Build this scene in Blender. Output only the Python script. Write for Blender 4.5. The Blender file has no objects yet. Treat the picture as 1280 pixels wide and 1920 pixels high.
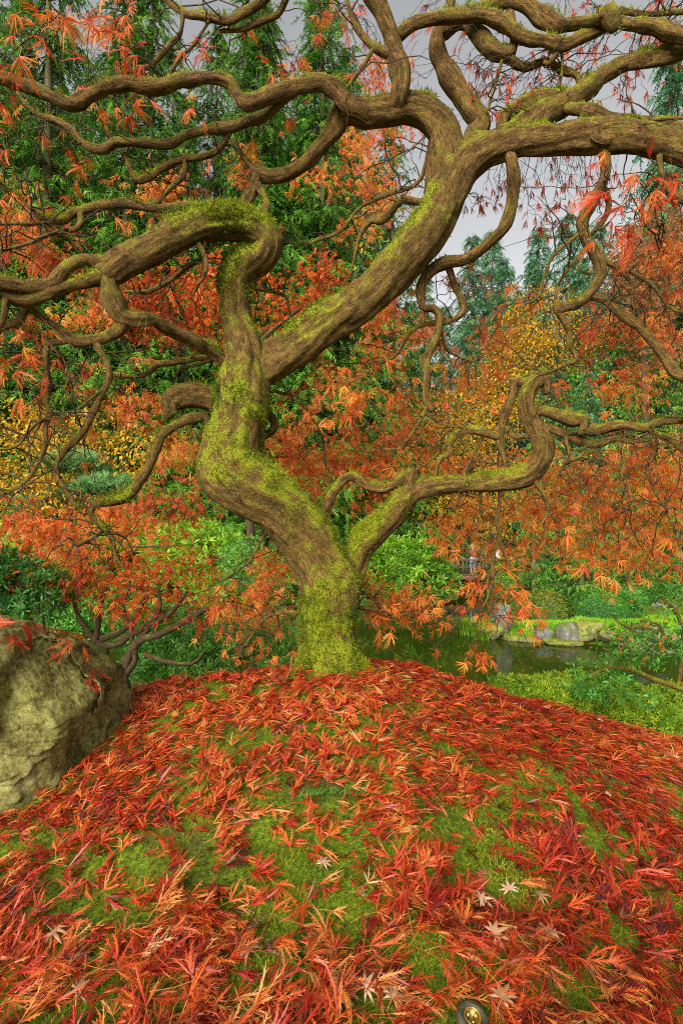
import bpy, math
import numpy as np
from mathutils import Vector, Matrix
from mathutils.bvhtree import BVHTree

rng = np.random.default_rng(11)
S = bpy.context.scene
COL = S.collection

# ------------------------------------------------------------------ camera
FPX, ZC, HY = 960.0, 3.5, 1000.0          # focal length in photo pixels, eye height over the pond, horizon row
cam_d = bpy.data.cameras.new('camera')
cam_d.sensor_fit = 'VERTICAL'
cam_d.sensor_height = 36.0
cam_d.lens = 36.0 * FPX / 1920.0
cam_d.shift_y = (HY - 960.0) / 1920.0
cam_d.clip_start = 0.02
cam_d.clip_end = 2000.0
cam = bpy.data.objects.new('camera', cam_d)
cam.location = (0, 0, ZC)
cam.rotation_euler = (math.radians(90), 0, 0)
COL.objects.link(cam)
S.camera = cam

# ------------------------------------------------------------------ sky, sun, exposure
W = bpy.data.worlds.new('World')
S.world = W
W.use_nodes = True
wn, wl = W.node_tree.nodes, W.node_tree.links
wn.clear()
SUN_EL, SUN_ROT = math.radians(25), math.radians(203)
sky = wn.new('ShaderNodeTexSky')
sky.sky_type = 'NISHITA'
sky.sun_disc = False
sky.sun_elevation = SUN_EL
sky.sun_rotation = SUN_ROT
sky.air_density = 1.0
sky.dust_density = 2.0
hs = wn.new('ShaderNodeHueSaturation')
hs.inputs['Saturation'].default_value = 0.10
bg = wn.new('ShaderNodeBackground')
bg.inputs['Strength'].default_value = 0.0515
wo = wn.new('ShaderNodeOutputWorld')
wl.new(sky.outputs[0], hs.inputs['Color'])
wl.new(hs.outputs[0], bg.inputs['Color'])
wl.new(bg.outputs[0], wo.inputs['Surface'])

sun_d = bpy.data.lights.new('sun', 'SUN')
sun_d.energy = 1.5
sun_d.angle = math.radians(40)
sun_d.color = (1.0, 0.95, 0.86)
sun = bpy.data.objects.new('sun', sun_d)
sd = Vector((math.sin(SUN_ROT) * math.cos(SUN_EL), math.cos(SUN_ROT) * math.cos(SUN_EL), math.sin(SUN_EL)))
sun.rotation_euler = (-sd).to_track_quat('-Z', 'Y').to_euler()
sun.location = (0, 0, 60)
COL.objects.link(sun)

S.view_settings.view_transform = 'Standard'
S.view_settings.look = 'None'
S.view_settings.exposure = 2.0
S.view_settings.gamma = 1.0
S.view_settings.use_curve_mapping = False
S.render.engine = 'CYCLES'
S.cycles.max_bounces = 6
S.cycles.diffuse_bounces = 3
S.cycles.glossy_bounces = 3
S.cycles.transmission_bounces = 4
S.cycles.filter_width = 1.0
S.cycles.use_denoising = False

# ------------------------------------------------------------------ helpers
def P(x, y, Y):
    """photo pixel + distance -> world point"""
    return np.array([(x - 640.0) * Y / FPX, Y, ZC - (y - HY) * Y / FPX])


def tag(o, label=None, cat=None, group=None, kind=None):
    if label: o['label'] = label
    if cat: o['category'] = cat
    if group: o['group'] = group
    if kind: o['kind'] = kind
    return o


def empty(name, loc, label, cat, group=None):
    o = bpy.data.objects.new(name, None)
    o.empty_display_size = 0.1
    COL.objects.link(o)
    o.location = [float(v) for v in loc]
    return tag(o, label, cat, group)


def new_mesh(name, V, faces, mat=None, attrs=None, smooth=False):
    """faces: list of int arrays (n,k)"""
    me = bpy.data.meshes.new(name)
    V = np.ascontiguousarray(V, dtype=np.float32)
    me.vertices.add(len(V))
    me.vertices.foreach_set('co', V.ravel())
    faces = [np.asarray(f, dtype=np.int32) for f in faces if len(f)]
    loops = np.concatenate([f.ravel() for f in faces])
    sizes = np.concatenate([np.full(len(f), f.shape[1], dtype=np.int32) for f in faces])
    starts = np.concatenate([[0], np.cumsum(sizes)[:-1]]).astype(np.int32)
    me.loops.add(len(loops))
    me.loops.foreach_set('vertex_index', loops)
    me.polygons.add(len(sizes))
    me.polygons.foreach_set('loop_start', starts)
    if smooth:
        me.polygons.foreach_set('use_smooth', np.ones(len(sizes), dtype=bool))
    me.update(calc_edges=True)
    for k, a in (attrs or {}).items():
        a = np.asarray(a, dtype=np.float32)
        if a.ndim == 1:
            at = me.attributes.new(k, 'FLOAT', 'POINT')
            at.data.foreach_set('value', a)
        else:
            at = me.attributes.new(k, 'FLOAT_VECTOR', 'POINT')
            at.data.foreach_set('vector', a.ravel())
    if mat is not None:
        me.materials.append(mat)
    return me


def put(name, me, parent=None, loc=None, color=0.0):
    o = bpy.data.objects.new(name, me)
    COL.objects.link(o)
    if loc is not None: o.location = [float(v) for v in loc]
    if parent is not None:
        o.parent = parent
        if loc is None:                      # mesh is in world coordinates
            o.location = [-float(v) for v in parent.location]
            if parent.parent is not None:
                o.location = [0, 0, 0]
    o.color = (color, color, color, 1)
    return o


def obj(name, V, faces, mat, parent=None, attrs=None, smooth=False, color=0.0):
    return put(name, new_mesh(name, V, faces, mat, attrs, smooth), parent, None, color)


def copy_tree(o, parent=None):
    c = o.copy()
    COL.objects.link(c)
    if parent is not None: c.parent = parent
    for ch in list(o.children):
        copy_tree(ch, c)
    return c


def _hash(ix, iy, iz):
    h = (ix.astype(np.int64) * 374761393 + iy.astype(np.int64) * 668265263 + iz.astype(np.int64) * 2147483647) & 0xFFFFFFFF
    h = ((h ^ (h >> 13)) * 1274126177) & 0xFFFFFFFF
    h = (h ^ (h >> 16)) & 0xFFFF
    return h.astype(np.float64) / 65535.0


def vnoise(p):
    p = np.asarray(p, dtype=np.float64)
    i = np.floor(p).astype(np.int64)
    f = p - i
    u = f * f * (3 - 2 * f)
    r = 0
    for dx in (0, 1):
        wx = u[..., 0] if dx else 1 - u[..., 0]
        for dy in (0, 1):
            wy = u[..., 1] if dy else 1 - u[..., 1]
            for dz in (0, 1):
                wz = u[..., 2] if dz else 1 - u[..., 2]
                r = r + wx * wy * wz * _hash(i[..., 0] + dx, i[..., 1] + dy, i[..., 2] + dz)
    return r * 2 - 1


def fbm(p, o=3, lac=2.03, g=0.5):
    p = np.asarray(p, dtype=np.float64)
    a, r, s = 1.0, 0, 0
    for k in range(o):
        r = r + a * vnoise(p * (lac ** k) + 17.3 * k)
        s += a
        a *= g
    return r / s


def sstep(t):
    t = np.clip(t, 0, 1)
    return t * t * (3 - 2 * t)


def norm(v):
    v = np.asarray(v, dtype=np.float64)
    return v / np.maximum(np.linalg.norm(v, axis=-1, keepdims=True), 1e-9)


# ------------------------------------------------------------------ materials
def mat_new(name):
    m = bpy.data.materials.new(name)
    m.use_nodes = True
    nt = m.node_tree
    nt.nodes.clear()
    return m, nt.nodes, nt.links


def ramp(nodes, stops):
    r = nodes.new('ShaderNodeValToRGB')
    el = r.color_ramp.elements
    while len(el) > 1: el.remove(el[-1])
    el[0].position = stops[0][0]
    el[0].color = (*stops[0][1], 1)
    for p, c in stops[1:]:
        e = el.new(p)
        e.color = (*c, 1)
    return r


def math_n(nodes, links, op, a, b=None, clamp=False):
    n = nodes.new('ShaderNodeMath')
    n.operation = op
    n.use_clamp = clamp
    for i, v in enumerate((a, b)):
        if v is None: continue
        if isinstance(v, (int, float)): n.inputs[i].default_value = v
        else: links.new(v, n.inputs[i])
    return n.outputs[0]


def noise_n(nodes, links, scale, vec=None, detail=4.0, rough=0.55):
    n = nodes.new('ShaderNodeTexNoise')
    n.inputs['Scale'].default_value = scale
    n.inputs['Detail'].default_value = detail
    n.inputs['Roughness'].default_value = rough
    if vec is not None: links.new(vec, n.inputs['Vector'])
    return n.outputs[0]


def mix_n(nodes, links, fac, a, b, mode='MIX'):
    n = nodes.new('ShaderNodeMix')
    n.data_type = 'RGBA'
    n.blend_type = mode
    for sock, v in ((n.inputs[0], fac), (n.inputs[6], a), (n.inputs[7], b)):
        if isinstance(v, (int, float)): sock.default_value = v
        elif isinstance(v, tuple): sock.default_value = (*v, 1)
        else: links.new(v, sock)
    return n.outputs[2]


def leaf_mat(name, stops, transl=0.3, rough=0.5, spec=0.35, mottle=0.12, mscale=60, brown=None):
    m, n, l = mat_new(name)
    at = n.new('ShaderNodeAttribute'); at.attribute_name = 'tint'
    oi = n.new('ShaderNodeObjectInfo')
    sp = n.new('ShaderNodeSeparateColor')
    l.new(oi.outputs['Color'], sp.inputs[0])
    v = math_n(n, l, 'ADD', at.outputs['Fac'], sp.outputs[0])
    tc = n.new('ShaderNodeTexCoord')
    nz = noise_n(n, l, mscale, tc.outputs['Object'], 2.0)
    v2 = math_n(n, l, 'MULTIPLY', math_n(n, l, 'SUBTRACT', nz, 0.5), mottle * 2)
    v = math_n(n, l, 'ADD', v, v2, True)
    r = ramp(n, stops)
    l.new(v, r.inputs[0])
    colr = r.outputs[0]
    if brown:                                            # withered patches, in places of their own
        gp = n.new('ShaderNodeNewGeometry')
        wz = noise_n(n, l, 23.0, gp.outputs['Position'], 3.0)
        bf = math_n(n, l, 'MULTIPLY', math_n(n, l, 'SUBTRACT', wz, 0.56), 7.0, True)
        colr = mix_n(n, l, math_n(n, l, 'MULTIPLY', bf, 0.7), colr, brown)
    p = n.new('ShaderNodeBsdfPrincipled')
    p.inputs['Roughness'].default_value = rough
    p.inputs['Specular IOR Level'].default_value = spec
    l.new(colr, p.inputs['Base Color'])
    t = n.new('ShaderNodeBsdfTranslucent')
    l.new(colr, t.inputs['Color'])
    mx = n.new('ShaderNodeMixShader')
    mx.inputs[0].default_value = transl
    l.new(p.outputs[0], mx.inputs[1]); l.new(t.outputs[0], mx.inputs[2])
    o = n.new('ShaderNodeOutputMaterial')
    l.new(mx.outputs[0], o.inputs[0])
    return m


def solid_mat(name, stops, scale=8.0, rough=0.7, bump=0.0, bscale=40.0, metal=0.0, stretch=(1, 1, 1), spec=0.4):
    m, n, l = mat_new(name)
    tc = n.new('ShaderNodeTexCoord')
    mp = n.new('ShaderNodeMapping')
    mp.inputs['Scale'].default_value = stretch
    l.new(tc.outputs['Object'], mp.inputs['Vector'])
    nz = noise_n(n, l, scale, mp.outputs[0], 5.0, 0.6)
    r = ramp(n, stops)
    l.new(nz, r.inputs[0])
    p = n.new('ShaderNodeBsdfPrincipled')
    p.inputs['Roughness'].default_value = rough
    p.inputs['Metallic'].default_value = metal
    p.inputs['Specular IOR Level'].default_value = spec
    l.new(r.outputs[0], p.inputs['Base Color'])
    if bump > 0:
        b = n.new('ShaderNodeBump')
        b.inputs['Strength'].default_value = bump
        b.inputs['Distance'].default_value = 0.02
        l.new(noise_n(n, l, bscale, mp.outputs[0], 6.0, 0.65), b.inputs['Height'])
        l.new(b.outputs[0], p.inputs['Normal'])
    o = n.new('ShaderNodeOutputMaterial')
    l.new(p.outputs[0], o.inputs[0])
    return m


def bark_mat(name, dark, mid, light, film, moss_hi, moss_lo, bump=0.6):
    m, n, l = mat_new(name)
    ga = n.new('ShaderNodeAttribute'); ga.attribute_name = 'grain'
    ma = n.new('ShaderNodeAttribute'); ma.attribute_name = 'moss'
    tc = n.new('ShaderNodeTexCoord')
    mp = n.new('ShaderNodeMapping'); mp.inputs['Scale'].default_value = (1, 1, 0.22)
    l.new(ga.outputs['Vector'], mp.inputs['Vector'])
    fib = noise_n(n, l, 190.0, mp.outputs[0], 8.0, 0.7)
    fib2 = noise_n(n, l, 48.0, mp.outputs[0], 6.0, 0.65)
    blot = noise_n(n, l, 14.0, tc.outputs['Object'], 5.0, 0.65)
    fine = noise_n(n, l, 230.0, tc.outputs['Object'], 4.0, 0.7)
    h = math_n(n, l, 'ADD', math_n(n, l, 'MULTIPLY', fib, 0.45), math_n(n, l, 'MULTIPLY', fib2, 0.30))
    h = math_n(n, l, 'ADD', h, math_n(n, l, 'MULTIPLY', fine, 0.25))
    r = ramp(n, [(0.39, dark), (0.485, mid), (0.60, light)])
    l.new(h, r.inputs[0])
    # green film of algae on the faces that look up, moss where the attribute says so
    geo = n.new('ShaderNodeNewGeometry')
    sx = n.new('ShaderNodeSeparateXYZ'); l.new(geo.outputs['Normal'], sx.inputs[0])
    up = math_n(n, l, 'MULTIPLY_ADD', sx.outputs[2], 0.30)
    n_up = up.node; n_up.inputs[2].default_value = 0.16
    f1 = math_n(n, l, 'ADD', up, math_n(n, l, 'MULTIPLY', math_n(n, l, 'SUBTRACT', blot, 0.5), 2.4), True)
    f1 = math_n(n, l, 'ADD', f1, math_n(n, l, 'MULTIPLY', ma.outputs['Fac'], 0.40), True)
    c1 = mix_n(n, l, math_n(n, l, 'MULTIPLY', f1, 0.80), r.outputs[0], film)
    st = noise_n(n, l, 26.0, tc.outputs['Object'], 8.0, 0.75)
    sf = math_n(n, l, 'MULTIPLY', math_n(n, l, 'SUBTRACT', st, 0.53), 9.0, True)
    c1 = mix_n(n, l, math_n(n, l, 'MULTIPLY', sf, 0.72), c1, (dark[0] * 2.2, dark[1] * 2.4, dark[2] * 2.0))
    li = noise_n(n, l, 42.0, tc.outputs['Object'], 6.0, 0.7)
    lf = math_n(n, l, 'MULTIPLY', math_n(n, l, 'SUBTRACT', li, 0.60), 9.0, True)
    c1 = mix_n(n, l, math_n(n, l, 'MULTIPLY', lf, 0.5), c1, (light[0] * 1.1, light[1] * 1.45, light[2] * 2.0))
    mm = math_n(n, l, 'ADD', ma.outputs['Fac'], math_n(n, l, 'MULTIPLY', math_n(n, l, 'SUBTRACT', blot, 0.5), 2.2))
    mm = math_n(n, l, 'ADD', mm, math_n(n, l, 'MULTIPLY', sx.outputs[2], 0.50))
    mm = math_n(n, l, 'ADD', mm, math_n(n, l, 'MULTIPLY', math_n(n, l, 'SUBTRACT', fine, 0.5), 1.6))
    mm = math_n(n, l, 'MULTIPLY', math_n(n, l, 'SUBTRACT', mm, 0.45), 3.6, True)
    mr = ramp(n, [(0.32, moss_lo), (0.62, moss_hi)])
    l.new(fine, mr.inputs[0])
    c2 = mix_n(n, l, mm, c1, mr.outputs[0])
    p = n.new('ShaderNodeBsdfPrincipled')
    p.inputs['Roughness'].default_value = 0.82
    p.inputs['Specular IOR Level'].default_value = 0.25
    l.new(c2, p.inputs['Base Color'])
    b = n.new('ShaderNodeBump')
    b.inputs['Strength'].default_value = bump
    b.inputs['Distance'].default_value = 0.012
    hh = math_n(n, l, 'ADD', h, math_n(n, l, 'MULTIPLY', fine, 0.35))
    l.new(hh, b.inputs['Height'])
    l.new(b.outputs[0], p.inputs['Normal'])
    o = n.new('ShaderNodeOutputMaterial')
    l.new(p.outputs[0], o.inputs[0])
    return m


M = {}
M['bark'] = bark_mat('maple bark', (0.010, 0.004, 0.001), (0.088, 0.040, 0.008), (0.30, 0.165, 0.042), (0.165, 0.155, 0.009), (0.30, 0.325, 0.008), (0.03, 0.036, 0.002), 1.0)
M['far_bark'] = bark_mat('conifer bark', (0.04, 0.028, 0.018), (0.13, 0.09, 0.05), (0.22, 0.17, 0.10), (0.10, 0.10, 0.03), (0.16, 0.2, 0.02), (0.04, 0.05, 0.01), 1.0)
M['dark_bark'] = bark_mat('shrub bark', (0.015, 0.008, 0.005), (0.05, 0.026, 0.013), (0.11, 0.065, 0.03), (0.06, 0.055, 0.012), (0.16, 0.2, 0.02), (0.04, 0.05, 0.01))
M['fallen'] = leaf_mat('fallen maple leaf', [(0.0, (0.05, 0.007, 0.003)), (0.2, (0.22, 0.012, 0.007)), (0.42, (0.47, 0.035, 0.010)), (0.66, (0.58, 0.13, 0.018)), (0.84, (0.58, 0.25, 0.055)), (1.0, (0.50, 0.30, 0.13))], 0.25, 0.42, 0.45, 0.2, 45, (0.24, 0.075, 0.02))
M['maple'] = leaf_mat('maple leaf', [(0.0, (0.20, 0.014, 0.006)), (0.3, (0.54, 0.055, 0.016)), (0.6, (0.74, 0.18, 0.022)), (0.85, (0.76, 0.32, 0.045)), (1.0, (0.76, 0.46, 0.08))], 0.48, 0.42, 0.4)
M['pale_leaf'] = leaf_mat('dry leaf', [(0.0, (0.16, 0.06, 0.02)), (0.5, (0.42, 0.2, 0.09)), (1.0, (0.70, 0.48, 0.33))], 0.15, 0.5, 0.4)
M['rust'] = leaf_mat('rust foliage', [(0.0, (0.16, 0.05, 0.015)), (0.5, (0.42, 0.17, 0.05)), (1.0, (0.55, 0.32, 0.12))], 0.35)
M['gold'] = leaf_mat('gold foliage', [(0.0, (0.18, 0.12, 0.01)), (0.4, (0.52, 0.27, 0.012)), (0.75, (0.74, 0.46, 0.018)), (1.0, (0.76, 0.58, 0.07))], 0.35)
M['lime'] = leaf_mat('lime foliage', [(0.0, (0.04, 0.12, 0.01)), (0.5, (0.16, 0.36, 0.015)), (1.0, (0.36, 0.52, 0.04))], 0.35)
M['green'] = leaf_mat('green foliage', [(0.0, (0.015, 0.06, 0.010)), (0.5, (0.055, 0.21, 0.018)), (1.0, (0.20, 0.40, 0.05))], 0.3)
M['box'] = leaf_mat('clipped shrub foliage', [(0.0, (0.03, 0.10, 0.008)), (0.5, (0.16, 0.32, 0.015)), (0.8, (0.34, 0.46, 0.02)), (1.0, (0.46, 0.50, 0.03))], 0.3)
M['fir'] = leaf_mat('fir needles', [(0.0, (0.012, 0.05, 0.006)), (0.35, (0.05, 0.18, 0.014)), (0.65, (0.15, 0.34, 0.03)), (1.0, (0.32, 0.46, 0.06))], 0.3, 0.55, 0.3, 0.16, 2)
M['far_fir'] = leaf_mat('haze tinted needles', [(0.0, (0.015, 0.07, 0.04)), (0.45, (0.06, 0.21, 0.085)), (1.0, (0.24, 0.42, 0.16))], 0.3, 0.55, 0.3, 0.16, 2)  # the bluish cast of distant haze is put into the needle colour
M['pine'] = leaf_mat('pine needles', [(0.0, (0.03, 0.10, 0.02)), (0.5, (0.12, 0.30, 0.075)), (1.0, (0.32, 0.50, 0.18))], 0.2)
M['moss'] = leaf_mat('moss', [(0.0, (0.025, 0.035, 0.003)), (0.4, (0.105, 0.145, 0.005)), (0.75, (0.26, 0.305, 0.009)), (1.0, (0.40, 0.35, 0.03))], 0.3, 0.6, 0.25)
M['boxwood'] = leaf_mat('boxwood foliage', [(0.0, (0.010, 0.035, 0.004)), (0.35, (0.035, 0.095, 0.008)), (0.6, (0.10, 0.16, 0.012)), (0.8, (0.20, 0.20, 0.018)), (1.0, (0.30, 0.25, 0.03))], 0.2)
M['grass'] = leaf_mat('grass', [(0.0, (0.08, 0.24, 0.005)), (0.5, (0.20, 0.46, 0.01)), (1.0, (0.40, 0.60, 0.04))], 0.35)


def ground_mat():
    m, n, l = mat_new('mossy ground')
    tc = n.new('ShaderNodeTexCoord')
    big = noise_n(n, l, 3.0, tc.outputs['Object'], 5.0, 0.6)
    fine = noise_n(n, l, 90.0, tc.outputs['Object'], 5.0, 0.7)
    r = ramp(n, [(0.30, (0.03, 0.045, 0.004)), (0.50, (0.11, 0.17, 0.008)), (0.68, (0.24, 0.32, 0.012))])
    l.new(fine, r.inputs[0])
    s = ramp(n, [(0.40, (0.09, 0.055, 0.02)), (0.60, (0.05, 0.03, 0.012))])
    l.new(fine, s.inputs[0])
    f = math_n(n, l, 'MULTIPLY', math_n(n, l, 'SUBTRACT', big, 0.58), 6.0, True)
    c = mix_n(n, l, f, r.outputs[0], s.outputs[0])
    p = n.new('ShaderNodeBsdfPrincipled')
    p.inputs['Roughness'].default_value = 0.9
    p.inputs['Specular IOR Level'].default_value = 0.15
    l.new(c, p.inputs['Base Color'])
    b = n.new('ShaderNodeBump'); b.inputs['Strength'].default_value = 0.8; b.inputs['Distance'].default_value = 0.01
    l.new(fine, b.inputs['Height']); l.new(b.outputs[0], p.inputs['Normal'])
    o = n.new('ShaderNodeOutputMaterial'); l.new(p.outputs[0], o.inputs[0])
    return m


def water_mat():
    m, n, l = mat_new('pond water')
    tc = n.new('ShaderNodeTexCoord')
    mp = n.new('ShaderNodeMapping'); mp.inputs['Scale'].default_value = (1.0, 0.45, 1)
    l.new(tc.outputs['Object'], mp.inputs['Vector'])
    big = noise_n(n, l, 1.2, mp.outputs[0], 3.0)
    r = ramp(n, [(0.35, (0.016, 0.042, 0.004)), (0.65, (0.05, 0.055, 0.006))])
    l.new(big, r.inputs[0])
    p = n.new('ShaderNodeBsdfPrincipled')
    p.inputs['Roughness'].default_value = 0.04
    p.inputs['IOR'].default_value = 1.33
    p.inputs['Specular IOR Level'].default_value = 0.20
    l.new(r.outputs[0], p.inputs['Base Color'])
    b = n.new('ShaderNodeBump'); b.inputs['Strength'].default_value = 0.07; b.inputs['Distance'].default_value = 0.05
    l.new(noise_n(n, l, 5.0, mp.outputs[0], 3.0), b.inputs['Height'])
    l.new(b.outputs[0], p.inputs['Normal'])
    o = n.new('ShaderNodeOutputMaterial'); l.new(p.outputs[0], o.inputs[0])
    return m


def rock_mat(name, dark, mid, light, moss, mossk, scale=9.0):
    m, n, l = mat_new(name)
    tc = n.new('ShaderNodeTexCoord')
    a = noise_n(n, l, scale, tc.outputs['Object'], 9.0, 0.68)
    b2 = noise_n(n, l, scale * 5, tc.outputs['Object'], 6.0, 0.7)
    spots = noise_n(n, l, scale * 2.3, tc.outputs['Object'], 8.0, 0.75)
    h = math_n(n, l, 'ADD', math_n(n, l, 'MULTIPLY', a, 0.6), math_n(n, l, 'MULTIPLY', b2, 0.4))
    r = ramp(n, [(0.34, dark), (0.48, mid), (0.64, light)])
    l.new(h, r.inputs[0])
    geo = n.new('ShaderNodeNewGeometry')
    sx = n.new('ShaderNodeSeparateXYZ'); l.new(geo.outputs['Normal'], sx.inputs[0])
    f = math_n(n, l, 'ADD', math_n(n, l, 'MULTIPLY', sx.outputs[2], 0.5), math_n(n, l, 'MULTIPLY', math_n(n, l, 'SUBTRACT', spots, 0.5), 4.0))
    f = math_n(n, l, 'MULTIPLY', math_n(n, l, 'SUBTRACT', f, 0.25 - mossk), 1.8, True)
    mr = ramp(n, [(0.3, tuple(v * 0.35 for v in moss)), (0.65, moss)])
    l.new(b2, mr.inputs[0])
    c = mix_n(n, l, f, r.outputs[0], mr.outputs[0])
    p = n.new('ShaderNodeBsdfPrincipled')
    p.inputs['Roughness'].default_value = 0.85
    p.inputs['Specular IOR Level'].default_value = 0.25
    l.new(c, p.inputs['Base Color'])
    b = n.new('ShaderNodeBump'); b.inputs['Strength'].default_value = 1.0; b.inputs['Distance'].default_value = 0.02
    l.new(math_n(n, l, 'ADD', h, math_n(n, l, 'MULTIPLY', spots, 0.5)), b.inputs['Height']); l.new(b.outputs[0], p.inputs['Normal'])
    o = n.new('ShaderNodeOutputMaterial'); l.new(p.outputs[0], o.inputs[0])
    return m


M['ground'] = ground_mat()
M['water'] = water_mat()
def boulder_mat():
    m, n, l = mat_new('boulder stone')
    tc = n.new('ShaderNodeTexCoord')
    a = noise_n(n, l, 11.0, tc.outputs['Object'], 10.0, 0.72)
    f = noise_n(n, l, 95.0, tc.outputs['Object'], 8.0, 0.8)
    g = noise_n(n, l, 5.0, tc.outputs['Object'], 6.0, 0.6)
    mp = n.new('ShaderNodeMapping'); mp.inputs['Scale'].default_value = (1.8, 1.8, 1.0); mp.inputs['Rotation'].default_value = (.3, .5, 0)
    l.new(tc.outputs['Object'], mp.inputs['Vector'])
    st = noise_n(n, l, 9.0, mp.outputs[0], 7.0, 0.7)
    h = math_n(n, l, 'ADD', math_n(n, l, 'MULTIPLY', a, 0.45), math_n(n, l, 'MULTIPLY', f, 0.35))
    h = math_n(n, l, 'ADD', h, math_n(n, l, 'MULTIPLY', st, 0.20))
    r = ramp(n, [(0.38, (0.02, 0.016, 0.004)), (0.45, (0.11, 0.09, 0.02)), (0.51, (0.26, 0.225, 0.06)), (0.58, (0.42, 0.42, 0.16))])
    l.new(h, r.inputs[0])
    lich = math_n(n, l, 'MULTIPLY', math_n(n, l, 'SUBTRACT', math_n(n, l, 'ADD', math_n(n, l, 'MULTIPLY', g, .5), math_n(n, l, 'MULTIPLY', f, .5)), 0.525), 14.0, True)
    c = mix_n(n, l, math_n(n, l, 'MULTIPLY', lich, .75), r.outputs[0], (0.36, 0.39, 0.08))
    geo = n.new('ShaderNodeNewGeometry')
    sx = n.new('ShaderNodeSeparateXYZ'); l.new(geo.outputs['Normal'], sx.inputs[0])
    mo = math_n(n, l, 'ADD', math_n(n, l, 'MULTIPLY', sx.outputs[2], .35), math_n(n, l, 'MULTIPLY', math_n(n, l, 'SUBTRACT', st, 0.5), 3.5))
    mo = math_n(n, l, 'MULTIPLY', math_n(n, l, 'SUBTRACT', mo, 0.30), 2.0, True)
    c = mix_n(n, l, math_n(n, l, 'MULTIPLY', mo, .7), c, (0.10, 0.115, 0.012))
    p = n.new('ShaderNodeBsdfPrincipled')
    p.inputs['Roughness'].default_value = 0.85
    p.inputs['Specular IOR Level'].default_value = 0.25
    l.new(c, p.inputs['Base Color'])
    b = n.new('ShaderNodeBump'); b.inputs['Strength'].default_value = 1.0; b.inputs['Distance'].default_value = 0.03
    l.new(h, b.inputs['Height']); l.new(b.outputs[0], p.inputs['Normal'])
    o = n.new('ShaderNodeOutputMaterial'); l.new(p.outputs[0], o.inputs[0])
    return m


M['boulder'] = boulder_mat()
M['grey_rock'] = rock_mat('shore stone', (0.06, 0.06, 0.055), (0.13, 0.13, 0.12), (0.38, 0.38, 0.36), (0.17, 0.20, 0.02), 0.26, 4.0)
M['moss_rock'] = rock_mat('mossy shore stone', (0.05, 0.045, 0.02), (0.14, 0.13, 0.05), (0.3, 0.29, 0.12), (0.26, 0.30, 0.02), 0.3, 3.0)
M['wood'] = solid_mat('weathered timber', [(0.3, (0.05, 0.035, 0.02)), (0.7, (0.15, 0.11, 0.062))], 6, 0.8, 0.3, 30, stretch=(1, 6, 6))
M['brass'] = solid_mat('brass', [(0.3, (0.30, 0.19, 0.05)), (0.7, (0.62, 0.42, 0.12))], 60, 0.32, 0.15, 200, metal=0.85)
M['black_rubber'] = solid_mat('dark cap', [(0.3, (0.03, 0.028, 0.016)), (0.7, (0.10, 0.09, 0.05))], 80, 0.4, 0.2, 200, metal=0.3)
M['skin'] = solid_mat('skin', [(0.3, (0.52, 0.32, 0.23)), (0.7, (0.60, 0.38, 0.28))], 5, 0.6)
M['jeans'] = solid_mat('denim', [(0.3, (0.20, 0.30, 0.48)), (0.7, (0.30, 0.42, 0.62))], 12, 0.8)
M['jacket_dark'] = solid_mat('dark jacket cloth', [(0.3, (0.05, 0.02, 0.03)), (0.7, (0.10, 0.03, 0.05))], 9, 0.8)
M['jacket_pale'] = solid_mat('pale jacket cloth', [(0.3, (0.42, 0.38, 0.36)), (0.7, (0.55, 0.5, 0.47))], 9, 0.8)
M['hair_grey'] = solid_mat('grey hair', [(0.3, (0.45, 0.42, 0.40)), (0.7, (0.62, 0.59, 0.56))], 30, 0.6)
M['hair_brown'] = solid_mat('brown hair', [(0.3, (0.08, 0.045, 0.02)), (0.7, (0.15, 0.09, 0.04))], 30, 0.6)

# ------------------------------------------------------------------ terrain and pond
POND = np.array([(-16, 10), (-6, 8.2), (0, 8.0), (6, 8.2), (12, 9.5), (17, 13), (13.5, 15.0), (8.5, 15.9), (6.2, 16.4), (4.9, 16.9), (4.5, 17.9), (5.3, 20),
                 (7.0, 23), (8.5, 26), (9.5, 34), (6.2, 34), (5.6, 29.5), (3, 28), (-2, 26), (-8, 24), (-16, 20)], dtype=float)


def pond_sd(X, Y):
    """signed distance to the pond outline, negative inside"""
    X = np.asarray(X, float); Y = np.asarray(Y, float)
    d2 = np.full(X.shape, 1e9); ins = np.zeros(X.shape, bool)
    n = len(POND)
    for i in range(n):
        a, b = POND[i], POND[(i + 1) % n]
        ex, ey = b - a
        t = np.clip(((X - a[0]) * ex + (Y - a[1]) * ey) / (ex * ex + ey * ey), 0, 1)
        d2 = np.minimum(d2, (X - a[0] - t * ex) ** 2 + (Y - a[1] - t * ey) ** 2)
        c = (a[1] > Y) != (b[1] > Y)
        with np.errstate(divide='ignore', invalid='ignore'):
            xi = (b[0] - a[0]) * (Y - a[1]) / (b[1] - a[1] + 1e-12) + a[0]
        ins ^= c & (X < xi)
    d = np.sqrt(d2)
    return np.where(ins, -d, d)


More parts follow.
